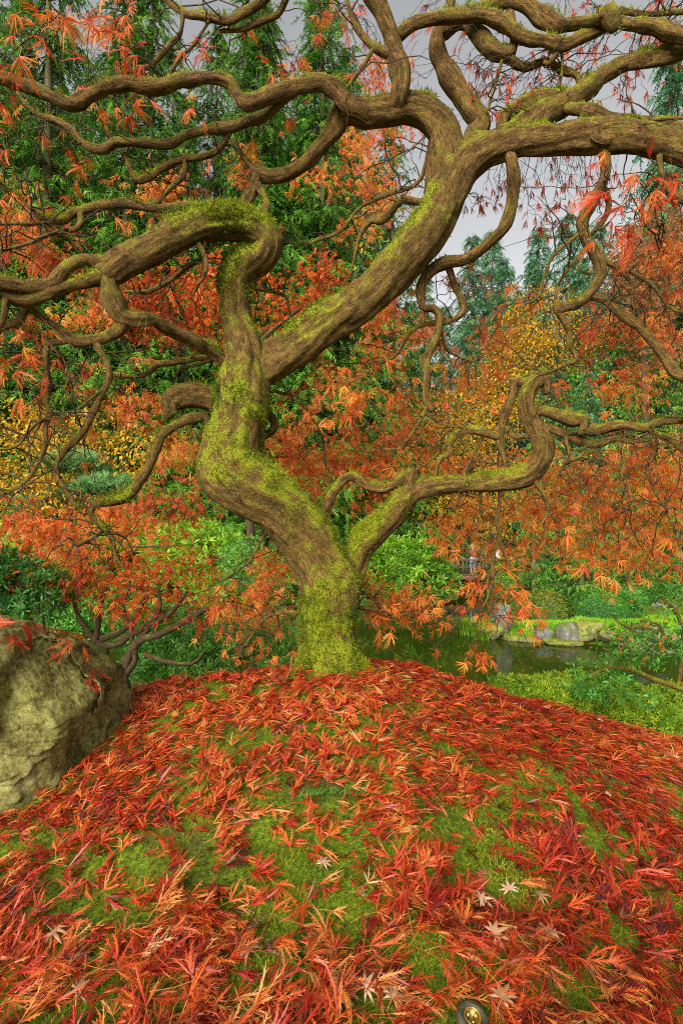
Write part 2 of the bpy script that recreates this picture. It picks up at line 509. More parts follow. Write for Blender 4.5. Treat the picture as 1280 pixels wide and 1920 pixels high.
def height(X, Y, fine=True):
    X = np.asarray(X, float); Y = np.asarray(Y, float)
    z = 2.84 + 0.14 * sstep((Y - 0.6) / 1.4)
    a = np.maximum(0, np.abs(X - 0.1) - 0.05)
    k = np.where(X > 0.1, 0.275, 0.15)
    p_ = np.where(X > 0.1, 1.06, 1.4)
    z = z - k * np.where(a < 2, a ** p_, 2 ** p_ + (a - 2) * 0.9)
    back = np.maximum(0, Y - 2.05)
    z = z - 0.5 * np.where(back > 0, back ** 1.15, 0)
    behind = np.maximum(0, -Y)
    z = z - 0.08 * behind
    if fine:
        near = np.exp(-(X ** 2 + (Y - 1.5) ** 2) / 30)
        z = z + near * (0.022 * fbm(np.stack([X * 3.1, Y * 3.1, 0 * X], -1), 3) + 0.010 * fbm(np.stack([X * 14, Y * 14, 0 * X + 3], -1), 2))
    d = pond_sd(X, Y)
    land = np.where(d > 0, 0.06 + 0.20 * (1 - np.exp(-np.maximum(d, 0) / 1.0)) + 0.016 * np.maximum(d, 0) , np.maximum(-0.7, d * 0.5))
    land = land + np.where(d > 0, 0.05 * fbm(np.stack([X * .7, Y * .7, 0 * X + 9], -1), 3), 0)
    land = land + 0.10 * np.maximum(0, np.hypot(X, Y) - 60)
    out = np.where(Y < 12, np.maximum(z, land), land)
    return np.where((Y < 0) & (z < 1.0), np.maximum(z, 1.0), out)


def gax(lo, hi, step, far_lo, far_hi, g=1.14):
    a = list(np.arange(lo, hi + 1e-6, step))
    s, x = step, a[-1]
    while x < far_hi:
        s *= g; x += s; a.append(x)
    s, x = step, a[0]
    while x > far_lo:
        s *= g; x -= s; a.insert(0, x)
    return np.array(a)


gx = gax(-2.2, 2.4, 0.03, -420, 420, 1.13)
gy = gax(0.4, 3.0, 0.026, -60, 700, 1.11)
GX, GY = np.meshgrid(gx, gy)
GZ = height(GX, GY)
nx, ny = len(gx), len(gy)
idx = np.arange(nx * ny).reshape(ny, nx)
quads = np.stack([idx[:-1, :-1], idx[:-1, 1:], idx[1:, 1:], idx[1:, :-1]], -1).reshape(-1, 4)
ground = obj('ground', np.stack([GX, GY, GZ], -1).reshape(-1, 3), [quads], M['ground'], smooth=True)
tag(ground, 'mossy garden ground rising to a mound under the maple', kind='structure')

w = obj('pond_water', np.array([(-40, 6, 0), (40, 6, 0), (40, 40, 0), (-40, 40, 0)], float), [np.array([[0, 1, 2, 3]])], M['water'])
tag(w, 'still dark green pond reflecting the bank behind the mound', kind='structure')


def ground_hit(x, y):
    """where the view ray of a photo pixel meets the ground"""
    d = np.array([(x - 640) / FPX, 1.0, -(y - HY) / FPX])
    t = np.arange(0.3, 12, 0.004)
    p = np.array([0, 0, ZC]) + t[:, None] * d
    h = height(p[:, 0], p[:, 1])
    k = np.argmax(p[:, 2] <= h)
    return p[k]


# ------------------------------------------------------------------ leaf templates: base at the origin, axis +Y, face +Z
def laceleaf(r, hi=True, spread=1.9, droop=0.3, curl=0.3, petiole=0.6, nl=7, lo=False):
    V, F, T = [], [], []

    def add(pts, fs, t):
        b = len(V)
        V.extend(pts); F.extend([[b + i for i in f] for f in fs]); T.extend(t)
    h = (nl - 1) / 2.0
    for k in range(nl):
        u = (k - h) / h
        a = u * spread * 0.5 * (1 + 0.10 * r.normal()) + 0.09 * r.normal()
        L = (1.0 - 0.40 * abs(u) ** 1.4) * (1 + 0.13 * r.normal())
        seg = 5 if hi else 3 if lo is False else 2
        ts = np.linspace(0, 1, seg + 1)
        bend = curl * r.normal() * 0.9
        dz = droop * (0.6 + 0.6 * r.random())
        lift = 0.22 * r.normal() * (1 - min(1, abs(droop)))
        p = np.zeros((seg + 1, 3)); dirs = np.zeros((seg + 1, 3))
        pos = np.zeros(3)
        for i, t in enumerate(ts):
            ang = a + bend * t
            sl = lift - dz * 2.2 * t
            d = np.array([math.sin(ang) * math.cos(sl), math.cos(ang) * math.cos(sl), math.sin(sl)])
            dirs[i] = d
            p[i] = pos
            pos = pos + d * L / seg
        side = norm(np.cross(dirs, np.array([0, 0, 1.0])))
        roll = r.normal() * .5
        side = norm(side * math.cos(roll) + np.array([0, 0, 1.0]) * math.sin(roll))
        wv = np.array([0.008, 0.023, 0.024, 0.021, 0.014, 0.0]) if hi else np.array([0.018, 0.034, 0.0]) if lo is not False else np.array([0.012, 0.028, 0.021, 0.0])
        upv = np.cross(side, dirs)
        tl = 0.07 * r.normal()
        n = seg + 1
        row = np.concatenate([p - side * wv[:, None], p + side * wv[:, None] + upv * wv[:, None] * .3])
        fs = []
        for i in range(seg):
            if i < seg - 1: fs += [[i, i + 1, n + i + 1], [i, n + i + 1, n + i]]
            else: fs += [[i, i + 1, n + i]]
        add(list(row), fs, list(np.tile(tl + 0.14 * (ts - 0.4), 2)))
        tt = (0.20, 0.32, 0.44, 0.56, 0.68, 0.80) if hi else () if lo is None else (0.34, 0.60) if lo else (0.28, 0.48, 0.68)
        for t in tt:
            i = min(int(t * seg), seg - 1)
            f = t * seg - i
            b0 = p[i] * (1 - f) + p[i + 1] * f
            d0 = dirs[i]
            for sgn in (-1, 1):
                ln = L * (0.31 if hi else 0.33) * (1 - 0.5 * t) * (0.65 + 0.6 * r.random())
                dd = norm(d0 * 0.9 + side[i] * sgn * (0.40 + 0.1 * r.normal()) + np.array([0, 0, 0.2 * r.normal() - 0.08]))
                hw = 0.020 if hi else 0.029
                add([b0 - d0 * hw, b0 + d0 * hw * 1.3, b0 + dd * ln], [[0, 1, 2]], [tl, tl, tl + 0.12])
    if petiole:
        e = np.array([0.15 * r.normal(), -petiole, -0.1 + 0.15 * r.normal()])
        mid = e * 0.5 + np.array([0.06 * r.normal(), 0, 0.05])
        hw = np.array([0.010, 0, 0])
        add([-hw, hw, mid + hw, mid - hw, e + hw, e - hw], [[0, 1, 2], [0, 2, 3], [3, 2, 4], [3, 4, 5]], [0.15] * 6)
    return np.array(V), np.array(F), np.array(T)


def palmate(r, curl=0.3):
    """a broad seven-lobed maple leaf"""
    V = [(0, 0, 0)]; F = []; T = [0.0]
    n = 7
    ring = []
    for k in range(n):
        u = (k - 3) / 3.0
        a = u * 1.95
        L = (1 - 0.45 * abs(u) ** 1.3)
        tip = len(V); c = curl * (0.5 + r.random())
        V.append((math.sin(a) * L, math.cos(a) * L, -c * 0.5 + 0.1 * r.normal())); T.append(0.12)
        mid = len(V); V.append((math.sin(a) * L * .5, math.cos(a) * L * .5, 0.09)); T.append(-0.05)
        s = []
        for sg in (-1, 1):
            b = a + sg * 0.16
            s.append(len(V)); V.append((math.sin(b) * L * .58, math.cos(b) * L * .58, -c * 0.1)); T.append(0.05)
        ring.append((s[0], s[1], tip, mid))
        F += [[0, s[0], mid], [0, mid, s[1]], [s[0], tip, mid], [mid, tip, s[1]]]
    for k in range(n - 1):
        a = ((k + 0.5 - 3) / 3.0) * 1.95
        j = len(V); V.append((math.sin(a) * 0.30, math.cos(a) * 0.30, 0.03)); T.append(0.0)
        F += [[0, ring[k][1], j], [0, j, ring[k + 1][0]]]
    b = len(V)
    V += [(-.015, 0, 0), (.015, 0, 0), (.1, -.8, .12), (.07, -.8, .12)]; T += [.1] * 4
    F += [[b, b + 1, b + 2], [b, b + 2, b + 3]]
    return np.array(V, float), np.array(F), np.array(T)


def star(r, n=6, w=0.09, spread=2.4, droop=0.35):
    V, F, T = [], [], []
    for k in range(n):
        a = ((k + 0.5) / n - 0.5) * spread + 0.1 * r.normal()
        L = 1 - 0.35 * abs(k + .5 - n / 2) / (n / 2)
        d = np.array([math.sin(a), math.cos(a), 0]); s = np.array([math.cos(a), -math.sin(a), 0])
        b = len(V)
        V += [d * 0.05, d * L * .45 + s * w * .6 + [0, 0, .06], d * L + [0, 0, -droop * (0.5 + r.random())], d * L * .45 - s * w * .6]
        F += [[b, b + 1, b + 2], [b, b + 2, b + 3]]
        T += [0, 0, .08, 0]
    return np.array(V), np.array(F), np.array(T)


def diamond(r, w=0.45, fold=0.15):
    V = np.array([(0, 0, 0), (w * .5, .5, fold), (0, 1, -.08), (-w * .5, .5, fold)])
    return V, np.array([[0, 1, 2], [0, 2, 3]]), np.zeros(4)


def rosette(r, n=6, w=0.26, up=0.35):
    V, F, T = [], [], []
    for k in range(n):
        a = k / n * 6.283 + 0.3 * r.normal()
        e = up + 0.3 * r.normal()
        d = np.array([math.sin(a) * math.cos(e), math.cos(a) * math.cos(e), math.sin(e)])
        s = np.array([math.cos(a), -math.sin(a), 0]) * w * .5
        b = len(V); L = .8 + .3 * r.random()
        t = 0.12 * r.normal()
        V += [d * .04, d * L * .5 + s, d * L - [0, 0, .08], d * L * .5 - s]
        F += [[b, b + 1, b + 2], [b, b + 2, b + 3]]; T += [t] * 4
    return np.array(V), np.array(F), np.array(T)


def tuft(r, n=12, w=0.035):
    V, F, T = [], [], []
    for k in range(n):
        d = norm(np.array([r.normal() * .55, r.normal() * .55, 1.0]))
        s = norm(np.cross(d, r.normal(size=3))) * w
        b = len(V)
        V += [-s, s, d * (.7 + .4 * r.random())]
        F += [[b, b + 1, b + 2]]; t = .15 * r.normal(); T += [t, t, t + .15]
    return np.array(V), np.array(F), np.array(T)


def frond(r, n=7):
    """flat needle spray: an axis with side shoots hanging a little"""
    V, F, T = [], [], []
    for k in range(n):
        t = k / (n - 1)
        b0 = np.array([0.03 * r.normal(), t * .85, -.22 * t * t])
        for sg in (-1, 1):
            L = .42 * (1 - .55 * t) * (.7 + .5 * r.random())
            d = norm(np.array([sg * (.8 + .15 * r.normal()), .65, -.35 + .25 * r.normal()]))
            hw = np.array([0, .055, 0.0])
            b = len(V)
            V += [b0 - hw, b0 + hw, b0 + d * L]
            F += [[b, b + 1, b + 2]]; q = .10 * r.normal(); T += [q - .05, q - .05, q + .14]
    b = len(V)
    V += [(-.02, 0, 0), (.02, 0, 0), (0, 1.05, -.3)]; F += [[b, b + 1, b + 2]]; T += [-.05, -.05, .15]
    return np.array(V, float), np.array(F), np.array(T)


def frames(axis, nrm):
    """rotation matrices with columns x, y=axis, z~nrm"""
    y = norm(axis)
    x = norm(np.cross(y, nrm))
    z = np.cross(x, y)
    return np.stack([x, y, z], -1)


def scatter(templates, pos, R, scale, tint, pick=None):
    n = len(pos)
    if pick is None: pick = rng.integers(0, len(templates), n)
    Vs, Fs, Ts, base = [], [], [], 0
    for k, (V, F, T) in enumerate(templates):
        ix = np.nonzero(pick == k)[0]
        if not len(ix): continue
        v = np.einsum('nij,kj->nki', R[ix], V) * np.asarray(scale)[ix][:, None, None] + pos[ix][:, None, :]
        f = F[None] + (np.arange(len(ix)) * len(V))[:, None, None] + base
        t = np.asarray(tint)[ix][:, None] + T[None]
        Vs.append(v.reshape(-1, 3)); Fs.append(f.reshape(-1, F.shape[1])); Ts.append(t.ravel())
        base += len(ix) * len(V)
    return np.concatenate(Vs), np.concatenate(Fs), np.concatenate(Ts)


tr = np.random.default_rng(5)
T_HANG_HI = [laceleaf(tr, True, 1.9 + .3 * tr.normal(), 0.25 + .25 * tr.random(), 0.35, 0.5) for _ in range(10)]
T_HANG = [laceleaf(tr, False, 1.8 + .35 * tr.normal(), 0.3 + .25 * tr.random(), 0.35, 0.4) for _ in range(10)]
T_CRISP = [laceleaf(tr, False, 0.55 + .2 * tr.random(), 0.3, 0.5, 0.3) for _ in range(6)]
T_FALL_HI = [laceleaf(tr, True, s, d, c, 0.9) for s, d, c in
             [(1.9, .12, .4), (1.6, .2, .5), (1.2, .15, .5), (.9, .2, .6), (.7, .1, .7), (1.0, .25, .7), (.6, .2, .5), (1.4, .3, .6), (1.7, .05, .5), (.8, .3, .8), (1.1, -.1, .6), (1.5, -.15, .5), (.5, .1, .9), (1.3, .1, .8), (.75, .25, .9), (2.1, .2, .4)]]
T_FALL = [laceleaf(tr, False, s, d, c, 0.7) for s, d, c in
          [(1.8, .12, .4), (1.4, .2, .5), (1.0, .15, .6), (.7, .2, .6), (.6, .1, .7), (1.0, .25, .7), (.5, .2, .6), (1.3, .3, .6), (.8, -.1, .8), (1.1, -.1, .6)]]
T_LO = [laceleaf(tr, False, s_, d_, c_, 0, 7, True) for s_, d_, c_ in ((2.0, .3, .3), (1.7, .4, .4), (1.4, .3, .5), (1.9, .2, .4), (1.2, .45, .4), (1.6, .35, .3), (2.2, .25, .4), (1.0, .4, .5))]
T_FALL_XLO = [laceleaf(tr, False, s_, d_, c_, 0, 8, None) for s_, d_, c_ in ((1.8, .1, .4), (1.4, .15, .6), (1.0, .1, .7), (.8, .15, .7), (1.2, .2, .8), (1.6, .05, .5))]
T_FALL_LO = [laceleaf(tr, False, s_, d_, c_, .5, 7, True) for s_, d_, c_ in ((1.8, .1, .4), (1.4, .15, .6), (1.0, .1, .7), (.7, .15, .7), (.6, .1, .9), (1.2, .2, .8), (.5, .1, .8), (1.6, .05, .5))]
T_STAR = [star(tr) for _ in range(6)]
T_DIA = [diamond(tr), diamond(tr, .6, .1), diamond(tr, .35, .2)]
T_ROS = [rosette(tr) for _ in range(6)]
T_TUFT = [tuft(tr) for _ in range(5)]
T_FROND = [frond(tr) for _ in range(6)]

# ------------------------------------------------------------------ gnarled tubes
def catmull(C, n_per):
    C = np.asarray(C, float)
    Pp = np.vstack([2 * C[0] - C[1], C, 2 * C[-1] - C[-2]])
    out = []
    for i in range(1, len(Pp) - 2):
        t = np.linspace(0, 1, n_per, endpoint=False)[:, None]
        p0, p1, p2, p3 = Pp[i - 1], Pp[i], Pp[i + 1], Pp[i + 2]
        out.append(0.5 * ((2 * p1) + (-p0 + p2) * t + (2 * p0 - 5 * p1 + 4 * p2 - p3) * t ** 2 + (-p0 + 3 * p1 - 3 * p2 + p3) * t ** 3))
    out.append(Pp[-2][None])
    return np.concatenate(out)


def resample(D, step):
    seg = np.linalg.norm(np.diff(D[:, :3], axis=0), axis=1)
    s = np.concatenate([[0], np.cumsum(seg)])
    n = max(3, int(s[-1] / step) + 1)
    q = np.linspace(0, s[-1], n)
    return np.stack([np.interp(q, s, D[:, k]) for k in range(D.shape[1])], -1), q


def sweep(D, sides, bark=0.06, lump=0.07, seed=0, cap=True):
    """D: rows x,y,z,radius,moss (already resampled). Returns V, faces, grain, moss, normals"""
    Pn = D[:, :3]; R = D[:, 3]; ms = D[:, 4]
    T = norm(np.gradient(Pn, axis=0))
    up = np.array([0, 0, 1.0]) if abs(T[0][2]) < .8 else np.array([1.0, 0, 0])
    N = np.zeros_like(Pn); n = norm(np.cross(T[0], up))
    for i in range(len(Pn)):
        n = norm(n - T[i] * np.dot(n, T[i])); N[i] = n
    B = np.cross(T, N)
    s = np.concatenate([[0], np.cumsum(np.linalg.norm(np.diff(Pn, axis=0), axis=1))])
    th = np.linspace(0, 2 * math.pi, sides, endpoint=False)
    tw = th[None, :] + 1.5 * s[:, None]
    ct, st = np.cos(tw), np.sin(tw)
    rr = R[:, None] * np.ones_like(tw)
    if bark > 0:
        rref = np.maximum(rr, .004)
        q = np.stack([ct * 5 + seed * 3.1, st * 5, s[:, None] * 5 / 1 + 0 * ct], -1)
        ridge = 1 - np.abs(vnoise(np.stack([ct * 3.2 + seed, st * 3.2, s[:, None] * 3.5 + 0 * ct], -1))) * 2
        ridge2 = vnoise(np.stack([ct * 9 + seed, st * 9, s[:, None] * 9 + 0 * ct], -1))
        lum = fbm(np.stack([np.cos(th)[None, :] * 1.1 + seed * 1.7 + 0 * ct, np.sin(th)[None, :] * 1.1 + 0 * ct, s[:, None] * 0.28 / np.maximum(R[:, None], .01) + 0 * ct], -1), 2)
        rr = rr * .86 * (1 + lump * lum * 1.5 + bark * (0.5 * ridge - .25 + 0.55 * ridge2))
    d = N[:, None, :] * np.cos(th)[None, :, None] + B[:, None, :] * np.sin(th)[None, :, None]
    V = Pn[:, None, :] + d * rr[..., None]
    grain = np.stack([R[:, None] * ct + seed, R[:, None] * st, s[:, None] + 0 * ct], -1)
    m = len(Pn)
    ix = np.arange(m * sides).reshape(m, sides)
    q = np.stack([ix[:-1], np.roll(ix[:-1], -1, 1), np.roll(ix[1:], -1, 1), ix[1:]], -1).reshape(-1, 4)
    V = V.reshape(-1, 3); grain = grain.reshape(-1, 3); moss = np.repeat(ms, sides)
    tri = []
    if cap:
        for row, e, off in ((0, 0, -0.3), (m - 1, -1, 0.45)):
            c = len(V)
            V = np.vstack([V, Pn[e] + T[e] * R[e] * off]); grain = np.vstack([grain, grain[row * sides]]); moss = np.append(moss, ms[e])
            a, b = ix[row], np.roll(ix[row], -1)
            tri.append(np.stack([b, a, np.full(sides, c)], -1) if row == 0 else np.stack([a, b, np.full(sides, c)], -1))
    faces = [q] + tri
    return V, faces, grain, moss, np.vstack([d.reshape(-1, 3), np.zeros((len(V) - m * sides, 3))])


def branch_data(pts, Ys, moss):
    """pts (x,y,r px[,moss]); Ys: depth at equally spaced fractions of the pixel length"""
    A = np.array([(p[0], p[1], p[2]) for p in pts], float)
    sl = np.concatenate([[0], np.cumsum(np.hypot(*np.diff(A[:, :2], axis=0).T))]); sl /= sl[-1]
    Yv = np.interp(sl, np.linspace(0, 1, len(Ys)), Ys)
    mo = np.array([p[3] if len(p) > 3 else moss for p in pts])
    C = np.array([np.append(P(a[0], a[1], y), [a[2] * y / FPX, m]) for a, y, m in zip(A, Yv, mo)])
    return C


# ------------------------------------------------------------------ THE MAPLE
maple = empty('japanese_maple', P(612, 1250, 2.0), 'old gnarled laceleaf maple with a twisting mossy trunk on the leaf-strewn mound', 'tree')
# (part name, key, parent key, points, depths, moss)
BR = [
 ('trunk', 'T', None, [(618, 1290, 68, .95), (614, 1245, 57, .85), (611, 1200, 52, .75), (611, 1150, 53, .8), (614, 1105, 57, .75), (596, 1050, 56, .55), (566, 1000, 56, .5), (520, 950, 55, .55), (470, 920, 60, .6),
               (432, 890, 64, .6), (430, 845, 58, .62), (442, 800, 53, .6), (452, 760, 52, .55), (459, 720, 53, .4), (462, 690, 48, .35), (456, 650, 38, .4)], [2.0, 2.0, 1.97, 1.9, 1.92, 1.95], .55),
 ('limb', 'L', None, [(462, 700, 40, .3), (456, 650, 38, .4), (446, 600, 34, .5), (441, 550, 34, .65), (445, 515, 36, .9), (464, 490, 35, .95), (490, 474, 30, .5), (495, 450, 30, .5), (470, 430, 33, .8), (430, 420, 33, .95), (390, 424, 33, .8),
              (340, 440, 32, .35), (290, 462, 30, .2), (245, 485, 29, .15), (215, 503, 27, .1), (195, 520, 22, .1)], [1.95, 1.93, 1.85, 1.8, 1.68, 1.62], .4),
 ('limb', 'R', None, [(470, 710, 36, .3), (510, 676, 43, .2), (560, 645, 43, .35), (600, 612, 43, .5), (650, 580, 45, .3), (700, 540, 47, .25), (750, 490, 50, .4), (800, 430, 50, .55), (825, 385, 48, .5), (842, 340, 47, .2), (852, 310, 40, .1)], [1.95, 1.95, 1.92, 1.88, 1.86], .35),
 ('limb', 'R1', None, [(830, 360, 40, .3), (836, 310, 46, .1), (832, 255, 38, .1), (805, 218, 36, .1), (765, 203, 34, .1), (720, 210, 33, .1), (680, 212, 31, .2), (650, 205, 26, .2)], [1.88, 1.86, 1.84, 1.82], .1),
 ('limb', 'R2', None, [(825, 400, 34, .3), (846, 360, 42, .2), (872, 315, 42, .1), (915, 284, 37, .15), (970, 268, 36, .15), (1025, 262, 36, .15), (1090, 256, 37, .25), (1140, 256, 37, .2), (1210, 262, 36, .2), (1290, 285, 34, .2)], [1.86, 1.8, 1.74, 1.68, 1.62], .15),
 ('branch', 'U1', 'R1', [(690, 214, 28, .1), (655, 200, 26), (632, 168, 23), (600, 152, 21), (550, 160, 20), (500, 181, 19), (466, 194, 18), (447, 178, 16), (430, 152, 16), (400, 143, 16), (350, 150, 17), (310, 166, 18), (265, 166, 18),
                       (225, 161, 16), (190, 170, 16), (160, 189, 17), (135, 198, 17), (100, 184, 16), (65, 164, 16), (25, 152, 15), (-15, 148, 14)], [1.8, 1.72, 1.68, 1.62, 1.55], .05),
 ('branch', 'U2', 'R1', [(670, 205, 26), (640, 215, 25), (618, 252, 22), (590, 286, 20), (560, 311, 18), (530, 325, 17), (490, 328, 17), (474, 322, 15)], [1.84, 1.88, 1.9], .12),
 ('branch', 'U2b', 'R1', [(482, 326, 15), (475, 352, 15), (458, 384, 14), (447, 398, 10)], [1.9, 1.9], .1),
 ('branch', 'U2c', 'R1', [(486, 340, 10), (500, 385, 9), (494, 404, 11)], [1.9, 1.86], .1),
 ('branch', 'U2d', 'R1', [(474, 324, 7), (452, 288, 6), (436, 262, 5)], [1.9, 1.88], .05),
 ('branch', 'U3', 'R1', [(585, 160, 11), (530, 190, 14), (498, 216, 14), (460, 228, 14), (430, 240, 14), (390, 246, 13), (350, 256, 13), (320, 272, 14), (280, 274, 13), (225, 268, 13), (190, 277, 13), (157, 270, 12), (135, 245, 9), (100, 225, 8), (70, 214, 7), (50, 195, 5), (33, 172, 4)],
     [1.76, 1.8, 1.82, 1.8], .1),
 ('branch', 'U3b', 'R1', [(430, 250, 8), (420, 270, 8), (402, 288, 8), (370, 297, 8), (340, 301, 8), (305, 320, 8), (285, 336, 8), (260, 340, 7), (243, 312, 5), (232, 285, 4)], [1.82, 1.85, 1.85], .15),
 ('branch', 'U3c', 'R1', [(347, 303, 6), (345, 330, 6), (322, 354, 5), (300, 376, 3), (285, 385, 2)], [1.85, 1.84], .1),
 ('branch', 'M1', 'R1', [(450, 392, 7), (420, 386, 8), (380, 390, 9), (350, 388, 10), (300, 388, 10, .5), (270, 390, 9), (225, 383, 10), (180, 385, 11), (150, 391, 10), (132, 400, 10), (118, 413, 8), (75, 408, 7), (50, 382, 5), (25, 361, 4), (-10, 348, 3)], [1.9, 1.85, 1.78, 1.7], .25),
 ('branch', 'M1b', 'R1', [(152, 398, 7), (146, 428, 7), (100, 436, 5), (50, 456, 4), (-5, 472, 3)], [1.78, 1.7], .1),
 ('branch', 'M1c', 'R1', [(122, 412, 5), (60, 420, 4), (-5, 421, 4)], [1.77, 1.66], .1),
 ('branch', 'U4', 'R1', [(305, -8, 8), (345, 22, 9), (380, 28, 9), (425, 36, 10), (452, 20, 10), (500, -5, 11)], [1.95, 1.9], .1),
 ('branch', 'U4b', 'R1', [(346, 24, 6), (336, 60, 5), (323, 80, 6), (310, 100, 6), (276, 125, 5), (248, 134, 5), (222, 138, 4)], [1.94, 1.92], .1),
 ('branch', 'U4c', 'R1', [(570, -8, 9), (525, 25, 8), (483, 40, 6), (450, 55, 4), (412, 58, 3)], [1.92, 1.96], .1),
 ('branch', 'U4d', 'R1', [(402, 45, 4), (362, 85, 4), (335, 110, 4), (310, 155, 3)], [1.95, 1.92], .1),
 ('branch', 'V1', 'R1', [(750, 215, 28), (746, 178, 28), (748, 135, 25), (743, 95, 23), (732, 50, 22), (712, 18, 22), (688, -15, 21)], [1.8, 1.78, 1.74], .06),
 ('branch', 'V1b', 'R1', [(728, 108, 9), (700, 90, 9), (672, 62, 9), (656, 30, 7), (648, 0, 6)], [1.78, 1.8], .05),
 ('branch', 'V1c', 'R1', [(694, 96, 5), (676, 130, 5), (655, 160, 4), (640, 178, 4), (630, 200, 3)], [1.79, 1.8], .1),
 ('limb', 'V2', None, [(862, 315, 30), (888, 262, 27), (905, 232, 26), (882, 200, 27), (858, 160, 26), (834, 125, 24), (818, 90, 23), (822, 62, 22), (850, 44, 22), (890, 28, 20), (925, 8, 19), (955, -12, 18)], [1.95, 1.98, 1.96, 1.92], .08),
 ('limb', 'R3', None, [(850, 300, 22), (885, 275, 26), (920, 262, 26), (960, 248, 27), (992, 230, 28), (1030, 206, 27), (1070, 185, 24), (1100, 164, 22), (1130, 140, 20), (1160, 123, 19), (1200, 115, 19), (1240, 108, 19), (1295, 84, 19)], [1.92, 1.9, 1.86, 1.8], .15),
 ('branch', 'R3b', 'R3', [(925, 250, 12), (942, 226, 16), (965, 208, 17), (1000, 190, 19), (1040, 184, 18, .6), (1070, 184, 16)], [1.94, 1.9], .25),
 ('branch', 'R4', 'R2', [(1070, 215, 12), (1100, 210, 14), (1140, 222, 14), (1185, 224, 13), (1235, 232, 13), (1290, 254, 12)], [1.85, 1.78], .1),
 ('branch', 'R5', 'R2', [(1180, 252, 7), (1192, 232, 6), (1220, 226, 5), (1290, 221, 5)], [1.68, 1.6], .3),
 ('branch', 'V3', 'V2', [(748, 66, 13), (772, 46, 14), (800, 36, 15), (855, 28, 15), (910, 30, 16, .5), (945, 46, 16), (980, 75, 15), (1020, 80, 15), (1055, 88, 15), (1090, 75, 14), (1125, 55, 13, .5), (1155, 44, 12)], [1.86, 1.86, 1.84], .2),
 ('branch', 'V4', 'V2', [(880, 38, 18), (895, 68, 20), (912, 92, 20), (938, 106, 19), (958, 94, 13), (962, 58, 11), (958, 10, 11), (970, -12, 10)], [1.93, 1.9, 1.9], .15),
 ('branch', 'V5', 'V2', [(925, 6, 19), (960, 4, 21), (990, 12, 21), (1015, 34, 21), (1042, 48, 20), (1080, 41, 15), (1130, 40, 14), (1180, 42, 15), (1225, 45, 17), (1258, 62, 19), (1295, 76, 18)], [1.9, 1.84, 1.8, 1.74], .12),
 ('branch', 'V6', 'V2', [(1132, -12, 18), (1140, 20, 18), (1148, 46, 15, .7), (1150, 58, 9, .8)], [1.78, 1.8], .35),
 ('branch', 'V7', 'V2', [(946, 112, 10), (985, 125, 9), (1020, 116, 9), (1052, 134, 8), (1076, 143, 8), (1083, 162, 7)], [1.92, 1.9], .1),
 ('branch', 'V8', 'V2', [(946, 118, 5), (925, 165, 4), (913, 212, 4)], [1.92, 1.9], .1),
 ('branch', 'V9', 'V2', [(1040, 102, 4), (1052, 130, 4), (1045, 170, 3)], [1.88, 1.88], .1),
 ('branch', 'V10', 'V2', [(1045, 100, 7), (1030, 118, 6), (1018, 118, 5)], [1.86, 1.88], .1),
 ('branch', 'V11', 'V2', [(1160, 20, 8), (1210, 28, 7), (1295, 20, 6)], [1.9, 1.9], .1),
 ('branch', 'V12', 'V2', [(838, 12, 9), (842, -12, 10)], [1.95, 1.95], .1),
 ('branch', 'R6', 'R2', [(955, 290, 12), (961, 325, 12), (961, 362, 12), (955, 400, 12), (940, 435, 12), (908, 466, 12), (870, 484, 12), (835, 494, 12), (806, 510, 12), (788, 545, 11), (790, 578, 9), (812, 576, 8), (823, 596, 9), (811, 640, 9), (799, 690, 8), (797, 745, 7), (812, 766, 8)],
     [1.74, 1.85, 1.95, 2.0, 2.02], .08),
 ('branch', 'R6b', 'R2', [(836, 496, 9), (853, 530, 9), (867, 560, 8), (868, 588, 8), (835, 604, 6), (792, 610, 6), (765, 626, 5), (746, 660, 4), (712, 682, 3)], [1.97, 2.05, 2.1], .15),
 ('branch', 'R6c', 'R2', [(800, 760, 5), (786, 790, 5), (766, 820, 4), (750, 840, 3), (718, 842, 2)], [2.02, 2.05], .1),
 ('branch', 'R6d', 'R2', [(790, 768, 4), (825, 792, 4), (850, 800, 3), (900, 808, 3)], [2.02, 2.06], .1),
 ('branch', 'R6e', 'R2', [(822, 600, 5), (835, 650, 4), (862, 670, 3), (890, 678, 2)], [2.05, 2.08], .1),
 ('branch', 'R7', 'R2', [(1122, 270, 14), (1130, 322, 14), (1108, 375, 13), (1092, 415, 13), (1101, 455, 13), (1120, 482, 14), (1129, 515, 14), (1106, 556, 13), (1078, 574, 12), (1042, 583, 11)], [1.66, 1.75, 1.78, 1.8], .1),
 ('branch', 'R7a', 'R2', [(1046, 585, 8), (1065, 615, 8), (1069, 645, 7), (1082, 676, 5), (1062, 684, 4), (1035, 698, 4), (1010, 704, 3)], [1.8, 1.84], .1),
 ('branch', 'R7b', 'R2', [(1108, 558, 9), (1150, 576, 9), (1188, 604, 10), (1214, 636, 10), (1240, 670, 11), (1268, 700, 12), (1295, 708, 12)], [1.79, 1.74, 1.68], .1),
 ('branch', 'R7c', 'R2', [(1122, 482, 7), (1150, 500, 6), (1184, 530, 5), (1186, 570, 4), (1195, 596, 3)], [1.78, 1.8], .1),
 ('branch', 'R7d', 'R2', [(1145, 502, 4), (1215, 530, 4), (1250, 575, 3), (1290, 592, 3)], [1.79, 1.75], .1),
 ('branch', 'R7e', 'R2', [(1130, 345, 7), (1142, 384, 7), (1120, 425, 6), (1104, 440, 5)], [1.75, 1.8], .1),
 ('branch', 'R7f', 'R2', [(1090, 440, 5), (1040, 475, 4), (1022, 510, 3), (1010, 555, 3), (985, 570, 2)], [1.78, 1.84], .1),
